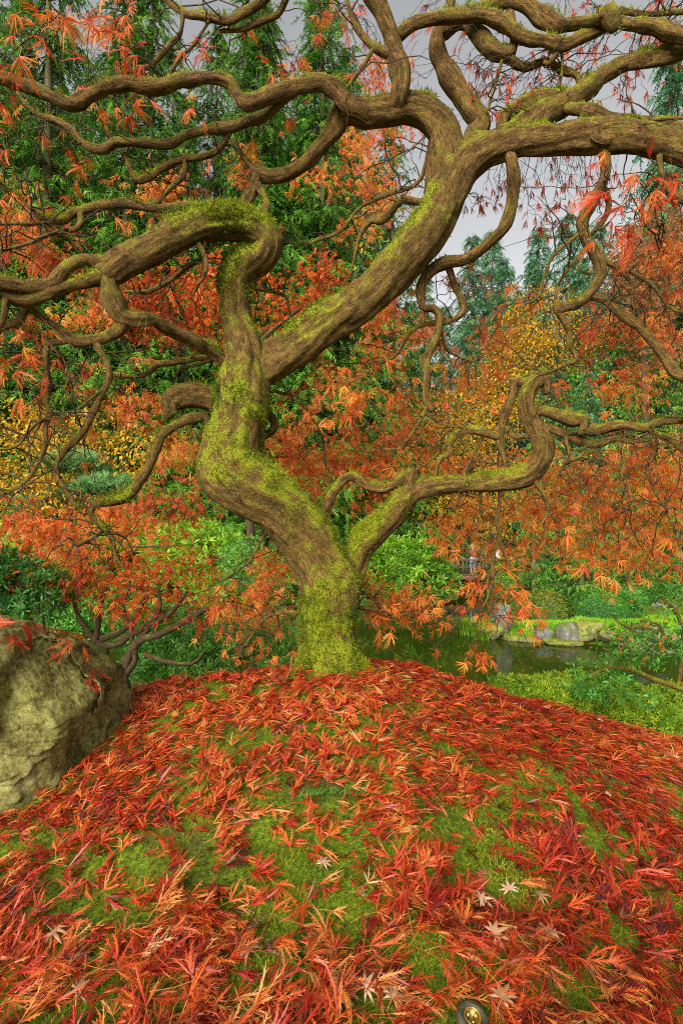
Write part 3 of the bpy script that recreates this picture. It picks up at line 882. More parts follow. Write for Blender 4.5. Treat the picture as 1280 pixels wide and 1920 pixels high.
 ('branch', 'R7g', 'R2', [(1094, 468, 4), (1055, 515, 4), (1042, 550, 3), (1038, 580, 3)], [1.78, 1.81], .1),
 ('branch', 'R8', 'R2', [(1228, 280, 8), (1240, 335, 7), (1260, 362, 8), (1295, 378, 9)], [1.65, 1.6], .1),
 ('branch', 'R8b', 'R2', [(1266, 370, 4), (1254, 420, 3), (1235, 470, 2)], [1.62, 1.65], .1),
 ('branch', 'K1', 'R', [(792, 368, 9), (768, 372, 9), (745, 382, 9), (718, 412, 9), (692, 412, 8), (676, 440, 6), (664, 480, 4), (655, 520, 3)], [1.86, 1.95, 2.0], .1),
 ('branch', 'K2', 'R', [(797, 245, 6), (800, 300, 6), (775, 348, 5), (716, 368, 5), (672, 392, 4), (640, 434, 4), (600, 449, 4), (580, 458, 3)], [1.86, 1.98, 2.0], .1),
 ('branch', 'K3', 'R', [(482, 550, 4), (530, 552, 4), (542, 580, 3), (548, 608, 2)], [1.95, 2.05], .1),
 ('branch', 'C1', 'L', [(208, 525, 27), (215, 560, 24), (232, 592, 18), (258, 603, 16), (285, 602, 16), (320, 616, 15), (358, 636, 15), (392, 660, 13), (425, 682, 12)], [1.62, 1.66, 1.78, 1.92], .05),
 ('branch', 'C2', 'L', [(245, 600, 14), (220, 626, 13), (190, 640, 13), (150, 644, 13), (120, 625, 10), (85, 600, 9), (58, 580, 10), (35, 606, 10), (-10, 618, 11)], [1.66, 1.64, 1.6, 1.55], .25),
 ('branch', 'C3', 'L', [(128, 646, 8), (96, 647, 8), (86, 682, 7), (92, 720, 6), (88, 758, 5), (95, 776, 6), (86, 800, 5), (85, 832, 5), (70, 870, 4), (45, 905, 4), (-5, 938, 4)], [1.62, 1.62, 1.55], .12),
 ('branch', 'C3b', 'L', [(92, 778, 4), (62, 800, 3), (30, 836, 3), (-5, 842, 3)], [1.6, 1.55], .1),
 ('branch', 'C4', 'L', [(180, 648, 8), (200, 680, 9), (205, 712, 9), (186, 750, 9), (170, 786, 9), (150, 818, 8), (120, 845, 7), (105, 876, 6), (115, 910, 5), (140, 945, 4), (152, 960, 3)], [1.63, 1.66, 1.62], .15),
 ('branch', 'C4b', 'L', [(196, 722, 4), (165, 752, 3), (140, 772, 2)], [1.64, 1.62], .1),
 ('branch', 'C5', 'T', [(425, 672, 10), (392, 669, 8), (360, 672, 8), (320, 680, 8), (296, 684, 8), (280, 700, 6), (250, 707, 5), (215, 705, 4), (190, 700, 3)], [1.95, 1.98, 1.9], .1),
 ('branch', 'C5b', 'T', [(405, 680, 5), (370, 685, 4), (340, 690, 3), (330, 702, 3)], [1.96, 2.0], .1),
 ('branch', 'L2', 'L', [(215, 498, 16), (190, 492, 16), (165, 483, 15), (140, 490, 15), (118, 510, 14), (98, 532, 15), (50, 535, 14), (-12, 529, 14)], [1.62, 1.55, 1.48], .15),
 ('branch', 'L3', 'L', [(205, 520, 18), (170, 526, 15), (135, 534, 14), (98, 548, 16), (60, 562, 16), (35, 565, 15), (-12, 552, 14)], [1.62, 1.56, 1.5], .3),
 ('branch', 'L4', 'L', [(8, 560, 9), (8, 590, 8), (0, 612, 7)], [1.5, 1.5], .1),
 ('branch', 'L5', 'L', [(385, 458, 7), (388, 500, 5), (368, 540, 3), (358, 560, 2)], [1.72, 1.78], .05),
 ('branch', 'L6', 'L', [(400, 452, 5), (380, 478, 5), (340, 505, 6), (310, 530, 6), (282, 548, 5), (235, 546, 3)], [1.74, 1.85, 1.85], .1),
 ('branch', 'G1', 'T', [(425, 775, 22), (398, 752, 25), (362, 744, 27), (332, 745, 26), (316, 758, 20), (318, 780, 11)], [1.95, 1.9, 1.84], .15),
 ('branch', 'G2', 'T', [(420, 830, 12), (396, 800, 12), (385, 780, 9), (372, 785, 11), (336, 790, 12), (308, 810, 12), (295, 842, 12), (276, 872, 12), (257, 905, 12), (235, 934, 12, .7), (210, 944, 12, .8), (180, 944, 9, .3), (168, 958, 8, .1), (180, 980, 7, .1), (200, 1000, 7, .1)],
     [1.94, 1.85, 1.8, 1.76], .1),
 ('branch', 'G2b', 'T', [(198, 996, 5), (170, 1012, 5), (146, 1022, 6), (133, 1010, 4)], [1.76, 1.74], .05),
 ('branch', 'G2c', 'T', [(200, 996, 4), (214, 1030, 3), (222, 1050, 2), (236, 1072, 2)], [1.76, 1.78], .05),
 ('branch', 'G2d', 'T', [(202, 998, 4), (232, 1004, 3), (252, 1040, 2)], [1.76, 1.79], .05),
 ('branch', 'G2e', 'T', [(118, 905, 3), (135, 922, 2), (152, 918, 2), (150, 950, 2)], [1.62, 1.62], .05),
 ('branch', 'B1', 'T', [(480, 775, 9), (505, 782, 9), (514, 803, 10), (496, 820, 8), (482, 850, 8), (488, 876, 7), (492, 900, 4)], [2.02, 2.06], .1),
 ('branch', 'B2', 'T', [(505, 715, 5), (530, 738, 4), (555, 742, 4), (575, 768, 3), (605, 812, 2)], [2.0, 2.15], .1),
 ('limb', 'Q', None, [(632, 1160, 38, .75), (646, 1105, 42, .55), (660, 1060, 38, .45), (678, 1024, 35, .55), (706, 998, 33, .45), (738, 966, 31, .35), (760, 936, 29, .35), (785, 917, 25, .2), (840, 909, 23, .12), (890, 907, 22, .1), (940, 902, 22, .1), (985, 892, 24, .25), (1014, 862, 24, .2),
              (1018, 832, 23, .15), (1002, 800, 22, .1), (988, 770, 21, .1), (986, 742, 20, .1), (1000, 717, 18, .3), (1022, 716, 14, .3), (1024, 738, 9, .2)], [2.0, 2.02, 2.05, 2.0, 1.98], .3),
 ('branch', 'Q2', 'Q', [(608, 1005, 13, .3), (606, 985, 11, .2), (614, 955, 11), (625, 925, 11), (640, 898, 11), (662, 892, 11), (690, 910, 11), (722, 916, 12), (748, 900, 14), (768, 886, 14), (776, 905, 16)], [2.03, 2.1, 2.1, 2.06], .2),
 ('branch', 'Q2b', 'Q', [(762, 905, 20, .5), (768, 888, 17, .1), (775, 878, 8, 0)], [2.03, 2.0], .1),
 ('branch', 'Q3', 'Q', [(990, 715, 12), (965, 713, 12, .5), (961, 740, 12), (946, 780, 11), (936, 805, 9), (935, 830, 8), (944, 860, 6), (946, 890, 4)], [1.99, 2.05, 2.06], .1),
 ('branch', 'Q3b', 'Q', [(934, 820, 9), (915, 814, 9), (890, 808, 10), (860, 814, 9), (843, 826, 8), (841, 848, 7), (822, 866, 5), (816, 900, 4)], [2.05, 2.06], .15),
 ('branch', 'Q3c', 'Q', [(905, 820, 5), (886, 855, 4), (870, 890, 4), (862, 910, 3)], [2.06, 2.1], .1),
 ('branch', 'Q3d', 'Q', [(890, 845, 4), (905, 875, 3), (908, 900, 3)], [2.07, 2.1], .1),
 ('branch', 'Q3e', 'Q', [(842, 830, 4), (808, 862, 3), (778, 882, 3), (755, 892, 2)], [2.06, 2.1], .1),
 ('branch', 'Q4', 'Q', [(992, 768, 13), (1010, 771, 14), (1042, 776, 15), (1075, 784, 17), (1094, 784, 17), (1096, 800, 13), (1086, 812, 8)], [1.99, 1.94, 1.92], .15),
 ('branch', 'Q5', 'Q', [(1082, 812, 12), (1108, 809, 13), (1140, 799, 12), (1172, 794, 11), (1205, 798, 10), (1238, 787, 9), (1295, 791, 9)], [1.94, 1.9, 1.85], .1),
 ('branch', 'Q5b', 'Q', [(1210, 798, 8), (1232, 816, 7), (1258, 830, 7), (1290, 856, 7)], [1.89, 1.84], .1),
 ('branch', 'Q5c', 'Q', [(1234, 818, 4), (1222, 860, 3), (1214, 880, 3), (1230, 930, 3), (1250, 955, 2)], [1.88, 1.88], .05),
 ('branch', 'Q6', 'Q', [(1012, 788, 10), (1045, 806, 10), (1088, 824, 11), (1120, 834, 10), (1150, 824, 8), (1180, 830, 6), (1216, 826, 5), (1225, 842, 3)], [1.99, 1.96, 1.92], .15),
 ('branch', 'Q6b', 'Q', [(1163, 830, 4), (1168, 866, 3), (1165, 905, 3), (1182, 958, 2)], [1.93, 1.95], .05),
 ('branch', 'Q6c', 'Q', [(1060, 816, 4), (1065, 845, 4), (1072, 880, 3), (1060, 905, 2)], [1.96, 1.99], .05),
 ('branch', 'Q6d', 'Q', [(1100, 832, 5), (1085, 858, 4), (1062, 868, 4), (1048, 892, 3)], [1.95, 1.99], .05),
 ('branch', 'Q6e', 'Q', [(1090, 855, 4), (1122, 860, 3), (1150, 880, 2)], [1.95, 1.97], .05),
 ('branch', 'Q6f', 'Q', [(985, 830, 6), (965, 820, 6), (948, 800, 5)], [2.0, 2.05], .05),
 ('branch', 'Q7', 'Q', [(1000, 896, 7), (1012, 920, 6), (1022, 940, 5), (1024, 962, 4), (1010, 985, 3)], [2.0, 2.0], .05),
 ('branch', 'Q8', 'Q', [(940, 915, 5), (935, 945, 5), (930, 970, 5), (935, 1010, 5), (926, 1040, 4), (924, 1080, 4), (916, 1115, 3), (898, 1150, 2)], [2.04, 2.1, 2.1], .05),
 ('branch', 'Q8b', 'Q', [(936, 1010, 3), (950, 1050, 3), (958, 1080, 2), (985, 1102, 2)], [2.1, 2.12], .05),
 ('branch', 'Q8c', 'Q', [(925, 1060, 3), (914, 1095, 3), (918, 1140, 2), (930, 1160, 2)], [2.1, 2.12], .05),
 ('branch', 'Q9', 'Q', [(870, 918, 4), (858, 938, 3), (852, 960, 3)], [2.04, 2.1], .05),
 ('branch', 'Q10', 'Q', [(905, 916, 5), (898, 945, 4), (905, 970, 3)], [2.04, 2.1], .05),
 ('root', 'N1', 'T', [(625, 1225, 34, .7), (655, 1236, 18, .6), (680, 1254, 12, .5), (702, 1280, 8, .4), (720, 1312, 5, .3)], [1.97, 1.93, 1.86], .9),
 ('root', 'N2', 'T', [(598, 1225, 34, .7), (578, 1244, 17, .6), (558, 1266, 10, .4), (535, 1298, 6, .3)], [1.97, 1.92, 1.84], .9),
 ('root', 'N3', 'T', [(612, 1225, 34, .7), (618, 1262, 20, .6), (630, 1298, 11, .4), (638, 1330, 6, .3)], [1.95, 1.88, 1.80], .9),
 ('branch', 'D1', 'T', [(672, 1105, 5), (698, 1122, 4), (716, 1146, 4), (745, 1160, 3)], [2.05, 2.2], .05),
 ('branch', 'D2', 'T', [(668, 1135, 5), (700, 1145, 4), (722, 1158, 3), (765, 1152, 3)], [2.05, 2.2], .05),
 ('branch', 'D3', 'T', [(560, 1142, 5), (522, 1152, 4), (496, 1162, 4), (468, 1196, 4), (446, 1234, 3)], [2.0, 2.1], .05),
 ('branch', 'D4', 'T', [(528, 1155, 3), (520, 1172, 3), (510, 1190, 2)], [2.05, 2.1], .05),
 ('branch', 'D5', 'T', [(490, 985, 3), (482, 1030, 3), (462, 1058, 3), (425, 1085, 2)], [1.98, 2.05], .05),
]
# the limbs go on and taper out beyond what the photograph frames
EXT = {'U1': [(-70, 160, 12), (-150, 185, 10), (-220, 165, 7), (-290, 200, 3)], 'L2': [(-80, 545, 12), (-150, 520, 9), (-220, 560, 6), (-270, 610, 3)], 'L3': [(-80, 570, 13), (-150, 620, 9), (-190, 690, 6), (-230, 760, 3)],
       'C2': [(-80, 640, 9), (-130, 700, 6), (-150, 770, 3)], 'R2': [(1360, 325, 30), (1430, 400, 24), (1475, 500, 16), (1500, 600, 9), (1530, 680, 3)], 'R3': [(1360, 60, 17), (1430, 85, 13), (1500, 60, 8), (1560, 100, 3)],
       'V5': [(1360, 95, 15), (1430, 80, 10), (1490, 120, 5), (1530, 170, 2)], 'R4': [(1360, 280, 9), (1420, 330, 6), (1460, 400, 2)], 'Q5': [(1360, 805, 7), (1430, 795, 5), (1490, 840, 2)], 'R7b': [(1360, 730, 9), (1420, 790, 6), (1450, 860, 3)],
       'V1': [(665, -75, 18), (645, -150, 14), (670, -230, 9), (650, -300, 4)], 'V2': [(990, -65, 16), (1000, -140, 12), (1045, -210, 7), (1060, -280, 3)], 'U4': [(560, -50, 12), (620, -120, 14), (655, -140, 14)], 'R8': [(1360, 420, 8), (1400, 500, 4)],
       'V6': [], 'Q5b': [(1330, 900, 5), (1350, 960, 2)], 'M1': [(-70, 360, 3), (-120, 330, 2)], 'V11': [(1370, 30, 5), (1430, 10, 2)]}
GIRTH = {'T': 1.10, 'L': 1.04, 'R': .89, 'R1': .87, 'R2': .85, 'U1': .79, 'U2': .86, 'U3': .76, 'V1': .81, 'V2': .79, 'V3': .84, 'V4': .82, 'V5': .74, 'R3': .84, 'Q': .88, 'C1': .98, 'G1': 1.0, 'R6': 1.05}
parts, bpts, barr = {}, [], []
moss_V, moss_N, moss_w = [], [], []
# make sure that parents come first
for name, key, par, pts, Ys, ms in BR:
    C = branch_data(pts, Ys, ms)
    for x_, y_, r_ in EXT.get(key, ()):
        yy_ = C[-1, 1] - .03 if key != 'U4' else C[-1, 1] - .06
        C = np.vstack([C, np.append(P(x_, y_, yy_), [r_ * yy_ / FPX, ms])])
    C[:, 3] *= GIRTH.get(key, .90)
    if key not in ('T', 'L', 'R', 'Q', 'R1', 'R2', 'V2', 'R3'):
        prev = np.concatenate(bpts)
        q = np.linalg.norm(prev[:, :3] - C[0, :3], axis=1) - prev[:, 3]
        j = np.argmin(q)
        if q[j] < .05:
            C[0, :3] = prev[j, :3]
            C[0, 3] = min(C[0, 3], prev[j, 3] * .85)
    D, s = resample(catmull(C, 14), 0.012 if max(p[2] for p in pts) > 20 else 0.016)
    rmax = D[:, 3].max()
    sides = 56 if rmax > .09 else 44 if rmax > .05 else 24 if rmax > .025 else 12 if rmax > .009 else 8
    if rmax < .05:                                      # small kinks and swollen nodes of the finer wood
        k = vnoise(np.stack([s * 22 + len(bpts) * 7.7, s * 0, s * 0], -1))
        D[:, 3] *= 1 + 0.14 * k
        off = np.stack([vnoise(np.stack([s * 11 + 31 * j + len(bpts) * 3.3, s * 0 + j, s * 0], -1)) for j in range(3)], -1)
        D[:, :3] += off * np.minimum(D[:, 3:4] * 0.45, .008) * sstep(s / .08)[:, None]
    if key == 'T':                                      # root flare
        f = sstep((0.20 - s) / 0.20)
        D[:, 3] *= 1 + 0.16 * f
    V, F, g, mo, nn = sweep(D, sides, 0.17, 0.20 if rmax > .03 else 0.17, seed=len(bpts) + 1)
    if rmax > .012:
        wq = mo + .48 * nn[:, 2] + .75 * fbm(V * 16, 3)
        cu = np.clip((wq - .42) * 1.7, 0, 1) * (np.linalg.norm(nn, axis=1) > .5)
        V = V + nn * (cu * min(1, rmax / .03) * (.007 + .007 * fbm(V * 55, 2)))[:, None]
        mo = mo * .55 + cu * .55
    o = obj(name, V, F, M['bark'], maple, {'grain': g, 'moss': mo}, True)
    if par is not None:
        o.parent = parts[par]; o.location = (0, 0, 0)
    parts[key] = o
    bpts.append(np.column_stack([D[:, :4], np.full(len(D), len(bpts))]))
    if rmax > .012:
        moss_V.append(V); moss_N.append(nn); moss_w.append(wq)
parts['L']['label'] = 'mossy limb that rises from the trunk and folds back to the left'
parts['R']['label'] = 'thick limb slanting up to the right from the first fork'
parts['R2']['label'] = 'heavy limb arching right with a round branch scar'
parts['Q']['label'] = 'low limb that leaves the trunk base and snakes right'
BP = np.concatenate(bpts)

# branch scar on the right limb
def scar(c, nrm, rad):
    n = norm(np.array(nrm)); u = norm(np.cross(n, [0, 0, 1.0])); v = np.cross(n, u)
    prof = [(1.5, -.5), (1.25, -.08), (1.05, .08), (.9, .07), (.78, -.02), (.5, .02), (.25, .05), (0.02, .03)]
    k = 28; V = []; g = []
    for j, (r, h) in enumerate(prof):
        for i in range(k):
            a = i / k * 6.2832
            q = 1 + .05 * math.sin(2 * a + 1) + .025 * math.sin(5 * a + j * .4)
            V.append(np.array(c) + (u * math.cos(a) + v * math.sin(a) * .85) * rad * r * q + n * rad * (h + .02 * math.sin(5 * a + j)))
            g.append((r * .03, h * .02, a * .02))
    ix = np.arange(len(prof) * k).reshape(len(prof), k)
    q = np.stack([ix[:-1], np.roll(ix[:-1], -1, 1), np.roll(ix[1:], -1, 1), ix[1:]], -1).reshape(-1, 4)
    return np.array(V), q, np.array(g)


rv = np.array([v.co[:] for v in parts['R2'].data.vertices])
rpx = 640 + FPX * rv[:, 0] / rv[:, 1]; rpy = HY - FPX * (rv[:, 2] - ZC) / rv[:, 1]
nearv = np.nonzero(np.hypot(rpx - 1131, rpy - 246) < 7)[0]
sc_c = rv[nearv[np.argmin(rv[nearv, 1])]]
V, F, g = scar(sc_c + [0, .003, 0], (0.05, -1, .30), 0.030)
o = obj('branch_scar', V, [F], M['bark'], maple, {'grain': g, 'moss': np.full(len(V), .1)}, True)
o.parent = parts['R2']; o.location = (0, 0, 0)

# moss fuzz on the wood
mV = np.concatenate(moss_V); mN = np.concatenate(moss_N); mw = np.concatenate(moss_w)
ok = np.linalg.norm(mN, axis=1) > .5
mV, mN, mw = mV[ok], mN[ok], mw[ok]
wt = np.clip((mw - .42) * 2.0, 0, 1)
pk = rng.choice(len(mV), 80000, p=wt / wt.sum())
base = mV[pk] + rng.normal(0, .004, (len(pk), 3))
ln = (.006 + .012 * rng.random(len(pk)) ** 2) * (0.6 + .9 * wt[pk])
d = norm(mN[pk] + rng.normal(0, .55, (len(pk), 3)) + [0, 0, -.15])
sd_ = norm(np.cross(d, rng.normal(size=(len(pk), 3)))) * .0016
Vb = np.stack([base - sd_, base + sd_, base + d * ln[:, None]], 1).reshape(-1, 3)
tb = np.clip(.42 + .5 * fbm(mV[pk] * 9 + 4, 2) + .2 * mN[pk][:, 2] + rng.normal(0, .14, len(pk)), 0, 1)
o = obj('moss', Vb, [np.arange(len(Vb)).reshape(-1, 3)], M['moss'], maple, {'tint': np.repeat(tb, 3)})
o['kind'] = 'stuff'; o['label'] = 'yellow green moss furring the trunk and limbs'

# ------------------------------------------------------------------ maple foliage
# clusters: x, y, distance, number of leaves, spread px, tint, leaf length
CL = [
 (30, 115, 1.35, 2, 14, .30, .085), (125, 20, 1.5, 5, 45, .48, .08), (170, 55, 1.6, 7, 50, .5, .075), (90, 25, 1.6, 3, 25, .55, .07), (215, 30, 1.7, 5, 30, .5, .07), (250, 20, 1.8, 5, 25, .5, .07), (65, 60, 1.7, 4, 40, .5, .07), (40, 25, 1.9, 4, 30, .55, .07),
 (240, 85, 1.75, 7, 34, .42, .075), (262, 110, 1.8, 4, 20, .38, .07), (205, 65, 1.8, 4, 24, .5, .07), (270, 140, 1.8, 3, 16, .4, .07), (195, 50, 1.9, 4, 30, .5, .07), (385, 100, 1.8, 5, 26, .42, .07), (245, 195, 1.75, 7, 32, .5, .075), (185, 200, 1.8, 3, 14, .5, .065),
 (215, 175, 1.8, 4, 25, .5, .07), (360, 212, 1.6, 3, 18, .58, .07), (480, 262, 1.9, 2, 14, .6, .06), (130, 285, 1.9, 4, 30, .5, .065), (100, 240, 1.9, 3, 25, .5, .06), (5, 180, 1.6, 4, 20, .55, .07), (10, 260, 1.8, 3, 20, .5, .06), (160, 165, 1.9, 3, 14, .45, .06),
 (530, 140, 2.1, 7, 35, .4, .07), (500, 150, 2.2, 6, 35, .35, .07), (545, 110, 2.2, 6, 25, .45, .065), (470, 70, 2.1, 5, 20, .45, .065), (550, 210, 2.2, 5, 25, .4, .06), (600, 25, 2.0, 6, 30, .5, .07), (690, 60, 2.2, 8, 40, .35, .07), (720, 150, 2.3, 10, 40, .42, .07), (620, 20, 2.1, 5, 30, .5, .07),
 (800, 20, 2.2, 7, 30, .3, .07), (660, 30, 2.2, 6, 30, .45, .07), (775, 140, 2.2, 5, 25, .45, .06),
 (15, 375, 1.7, 4, 20, .55, .07), (45, 345, 1.9, 3, 18, .5, .06), (200, 330, 2.0, 4, 22, .5, .065), (165, 340, 2.0, 5, 28, .45, .065), (205, 415, 2.0, 3, 18, .6, .06), (240, 425, 2.0, 3, 20, .55, .06), (60, 425, 1.9, 7, 40, .45, .07), (35, 460, 1.8, 8, 40, .42, .07), (80, 480, 1.9, 8, 40, .40, .07),
 (120, 465, 2.0, 4, 30, .5, .065), (280, 375, 2.0, 6, 35, .5, .065), (330, 345, 2.0, 6, 35, .52, .065), (355, 370, 2.1, 6, 30, .48, .065), (330, 400, 2.1, 4, 30, .5, .06), (440, 320, 2.1, 5, 28, .45, .065), (455, 345, 2.1, 4, 20, .42, .06), (395, 305, 2.1, 3, 18, .45, .06), (520, 450, 2.1, 3, 15, .4, .06), (550, 350, 2.2, 4, 18, .42, .06),
 (20, 640, 1.5, 6, 40, .68, .08), (25, 700, 1.55, 8, 45, .66, .08), (8, 590, 1.6, 5, 25, .65, .08), (60, 665, 1.6, 6, 30, .38, .075), (70, 640, 1.7, 4, 25, .45, .07), (110, 735, 1.65, 7, 35, .42, .075), (40, 745, 1.7, 5, 30, .6, .075), (145, 585, 2.0, 6, 30, .55, .065), (70, 610, 1.9, 5, 25, .55, .065),
 (185, 690, 1.9, 4, 25, .5, .07), (255, 672, 1.9, 2, 12, .66, .07), (300, 590, 2.1, 4, 30, .5, .06), (230, 765, 1.9, 7, 38, .55, .07), (205, 745, 1.9, 5, 28, .5, .07), (172, 800, 1.7, 3, 14, .62, .075), (195, 858, 1.8, 2, 14, .7, .065), (165, 860, 1.75, 1, 6, .72, .065), (140, 690, 1.8, 4, 30, .5, .07), (95, 770, 1.8, 4, 25, .5, .07),
 (400, 690, 2.1, 5, 25, .5, .06), (330, 800, 2.1, 6, 30, .5, .065), (280, 790, 2.2, 7, 35, .5, .065), (315, 860, 2.2, 8, 35, .58, .065), (380, 845, 2.2, 5, 25, .5, .06),
 (1165, 425, 1.30, 4, 24, .40, .088), (1185, 445, 1.34, 3, 14, .45, .08), (1130, 380, 1.35, 4, 20, .36, .08), (1195, 345, 1.4, 6, 40, .38, .08), (1255, 330, 1.4, 7, 32, .36, .08), (1125, 292, 1.5, 2, 8, .34, .07), (1230, 370, 1.5, 4, 30, .38, .08), (1160, 400, 1.4, 2, 20, .36, .085),
 (1240, 480, 1.9, 8, 35, .35, .07), (1215, 400, 2.0, 7, 35, .4, .065), (1255, 540, 1.9, 8, 35, .4, .07), (1235, 620, 2.0, 10, 40, .42, .065), (1265, 640, 1.9, 8, 30, .45, .065), (1130, 640, 2.0, 10, 30, .36, .065), (1110, 620, 2.1, 8, 25, .36, .06), (1180, 660, 2.1, 5, 25, .4, .06), (1190, 720, 2.1, 6, 30, .42, .06), (1240, 740, 2.1, 8, 35, .42, .06),
 (990, 565, 2.1, 6, 24, .42, .065), (1010, 550, 2.1, 4, 18, .45, .06), (945, 545, 2.1, 2, 12, .55, .06), (920, 545, 2.1, 2, 8, .55, .06), (880, 505, 2.1, 6, 25, .48, .065), (860, 530, 2.15, 5, 20, .5, .06), (935, 620, 2.2, 8, 28, .42, .06), (905, 660, 2.3, 8, 30, .36, .06), (940, 690, 2.3, 8, 25, .36, .06), (1060, 725, 2.1, 6, 25, .42, .06), (1030, 740, 2.1, 5, 22, .42, .06), (1150, 780, 2.0, 4, 20, .5, .06), (1100, 570, 2.1, 4, 18, .45, .06),
 (660, 730, 2.0, 12, 45, .58, .075), (690, 755, 2.0, 8, 25, .62, .075), (600, 690, 2.1, 9, 36, .55, .07), (580, 720, 2.1, 6, 25, .6, .07), (640, 780, 2.05, 5, 25, .52, .07), (670, 785, 2.05, 4, 16, .5, .07), (565, 800, 2.1, 10, 32, .55, .07), (545, 760, 2.15, 6, 25, .55, .065), (770, 725, 2.2, 5, 25, .55, .06), (740, 690, 2.2, 8, 35, .45, .06), (720, 640, 2.3, 10, 40, .42, .06), (750, 760, 2.2, 4, 20, .45, .06),
 (720, 560, 2.4, 10, 40, .4, .06), (640, 690, 2.2, 6, 25, .52, .065), (830, 740, 2.2, 8, 35, .5, .06), (850, 770, 2.2, 8, 30, .52, .06), (880, 730, 2.3, 8, 35, .48, .06),
 (610, 900, 2.3, 9, 40, .5, .065), (560, 870, 2.4, 8, 35, .45, .06), (740, 890, 2.2, 4, 18, .6, .065), (690, 880, 2.3, 6, 25, .45, .06),
 (700, 1130, 2.15, 12, 40, .55, .07), (745, 1135, 2.2, 12, 40, .57, .07), (690, 1165, 2.2, 10, 35, .5, .07), (755, 1160, 2.25, 8, 34, .5, .06), (800, 1150, 2.3, 7, 26, .52, .058), (835, 1178, 2.25, 4, 16, .6, .058), (812, 1222, 2.3, 2, 10, .6, .055), (780, 1120, 2.3, 8, 30, .55, .065),
 (890, 1225, 2.2, 4, 18, .55, .07), (905, 1238, 2.2, 3, 14, .45, .065), (870, 1245, 2.2, 2, 8, .6, .065), (920, 1225, 2.2, 2, 12, .5, .06), (910, 1100, 2.2, 14, 36, .55, .07), (940, 1130, 2.2, 12, 34, .5, .07), (900, 1130, 2.25, 8, 30, .55, .065), (960, 1160, 2.2, 7, 28, .5, .065), (1000, 1150, 2.2, 5, 22, .45, .065), (875, 1115, 2.2, 5, 16, .6, .065), (955, 1100, 2.25, 8, 30, .55, .065), (990, 1175, 2.2, 4, 20, .4, .065),
 (500, 1150, 2.2, 12, 45, .55, .07), (480, 1190, 2.25, 10, 40, .55, .065), (530, 1110, 2.2, 10, 40, .5, .065), (470, 1100, 2.3, 10, 40, .5, .065), (560, 1100, 2.15, 1, 6, .6, .07), (445, 1145, 2.3, 8, 35, .55, .065), (520, 1060, 2.3, 10, 35, .45, .06), (420, 1180, 2.3, 6, 30, .58, .065), (500, 1230, 2.3, 8, 30, .5, .06), (455, 1215, 2.3, 6, 25, .55, .065), (400, 1120, 2.4, 8, 35, .5, .06),
 (1000, 940, 2.3, 12, 50, .55, .07), (1090, 930, 2.2, 12, 50, .52, .07), (1180, 910, 2.2, 12, 50, .5, .07), (1250, 930, 2.1, 12, 45, .52, .07), (930, 980, 2.3, 12, 50, .55, .07), (1040, 1000, 2.2, 12, 45, .55, .07), (1120, 1010, 2.2, 12, 45, .58, .07), (1200, 1000, 2.2, 12, 50, .55, .07), (1265, 1010, 2.1, 8, 35, .5, .07),
 (860, 960, 2.3, 10, 45, .55, .065), (820, 1000, 2.35, 8, 40, .6, .065), (870, 1040, 2.3, 8, 35, .58, .065), (990, 1040, 2.25, 10, 40, .55, .065), (1070, 1050, 2.25, 8, 40, .55, .065), (1150, 1060, 2.2, 10, 40, .56, .07), (1230, 1070, 2.2, 10, 40, .5, .07), (1140, 1095, 2.25, 5, 25, .55, .065), (1210, 1095, 2.2, 3, 20, .55, .065), (960, 1010, 2.25, 8, 35, .5, .065), (1150, 970, 2.3, 10, 45, .55, .065), (1230, 880, 2.2, 8, 45, .48, .065), (1120, 880, 2.3, 8, 45, .5, .065),
]
crisp = [(880, 130), (900, 110), (915, 170), (890, 160), (935, 185), (950, 150), (985, 150), (1000, 165), (960, 190), (860, 80), (930, 65), (1010, 100), (1080, 110), (1100, 105), (1130, 80), (1060, 175), (1165, 175), (1190, 172), (1195, 85), (1210, 70), (1235, 65), (1090, 10), (1110, 20), (1215, 20), (1240, 10), (1060, 15), (960, 330),
         (920, 350), (900, 385), (930, 360), (1010, 300), (1030, 330), (1050, 350), (1000, 340), (1070, 320), (1090, 340), (1040, 300), (980, 360), (1060, 380), (1110, 350), (1150, 330), (990, 390), (1020, 410), (1040, 430), (1170, 165), (1000, 120), (870, 200), (1200, 110), (955, 230), (1120, 120), (1260, 130), (1250, 25), (1030, 140), (905, 140)]
for x, y in crisp:
    CL.append((x, y, 1.9 + .35 * rng.random(), -int(4 + 5 * rng.random()), 22, .22 + .12 * rng.random(), .05))

for x, y in [(-60, 220), (-130, 240), (-200, 230), (-90, 600), (-150, 580), (-210, 640), (-120, 760), (-170, 820), (1350, 380), (1420, 460), (1480, 560), (1500, 660), (1380, 130), (1450, 120), (1520, 140), (1380, 840), (1460, 850), (1400, 760), (660, -180), (640, -260), (1010, -180), (1050, -240), (1360, 960), (1420, 930)]:
    CL.append((x, y, 1.7, 7, 45, .45, .068))
lp, la, ln_, ls, lt, lcr = [], [], [], [], [], []
twV, twF = [], []
twn = 0


def tube_path(pts, r0, r1, k=4):
    global twn
    pts = np.asarray(pts); m = len(pts)
    T = norm(np.gradient(pts, axis=0)); N = norm(np.cross(T, [0.13, .31, .94])); B = np.cross(T, N)
    rr = np.linspace(r0, r1, m)
    th = np.arange(k) / k * 6.2832
    V = pts[:, None] + (N[:, None] * np.cos(th)[None, :, None] + B[:, None] * np.sin(th)[None, :, None]) * rr[:, None, None]
    ix = np.arange(m * k).reshape(m, k) + twn
    F = np.stack([ix[:-1], np.roll(ix[:-1], -1, 1), np.roll(ix[1:], -1, 1), ix[1:]], -1).reshape(-1, 4)
    twV.append(V.reshape(-1, 3)); twF.append(F); twn += m * k


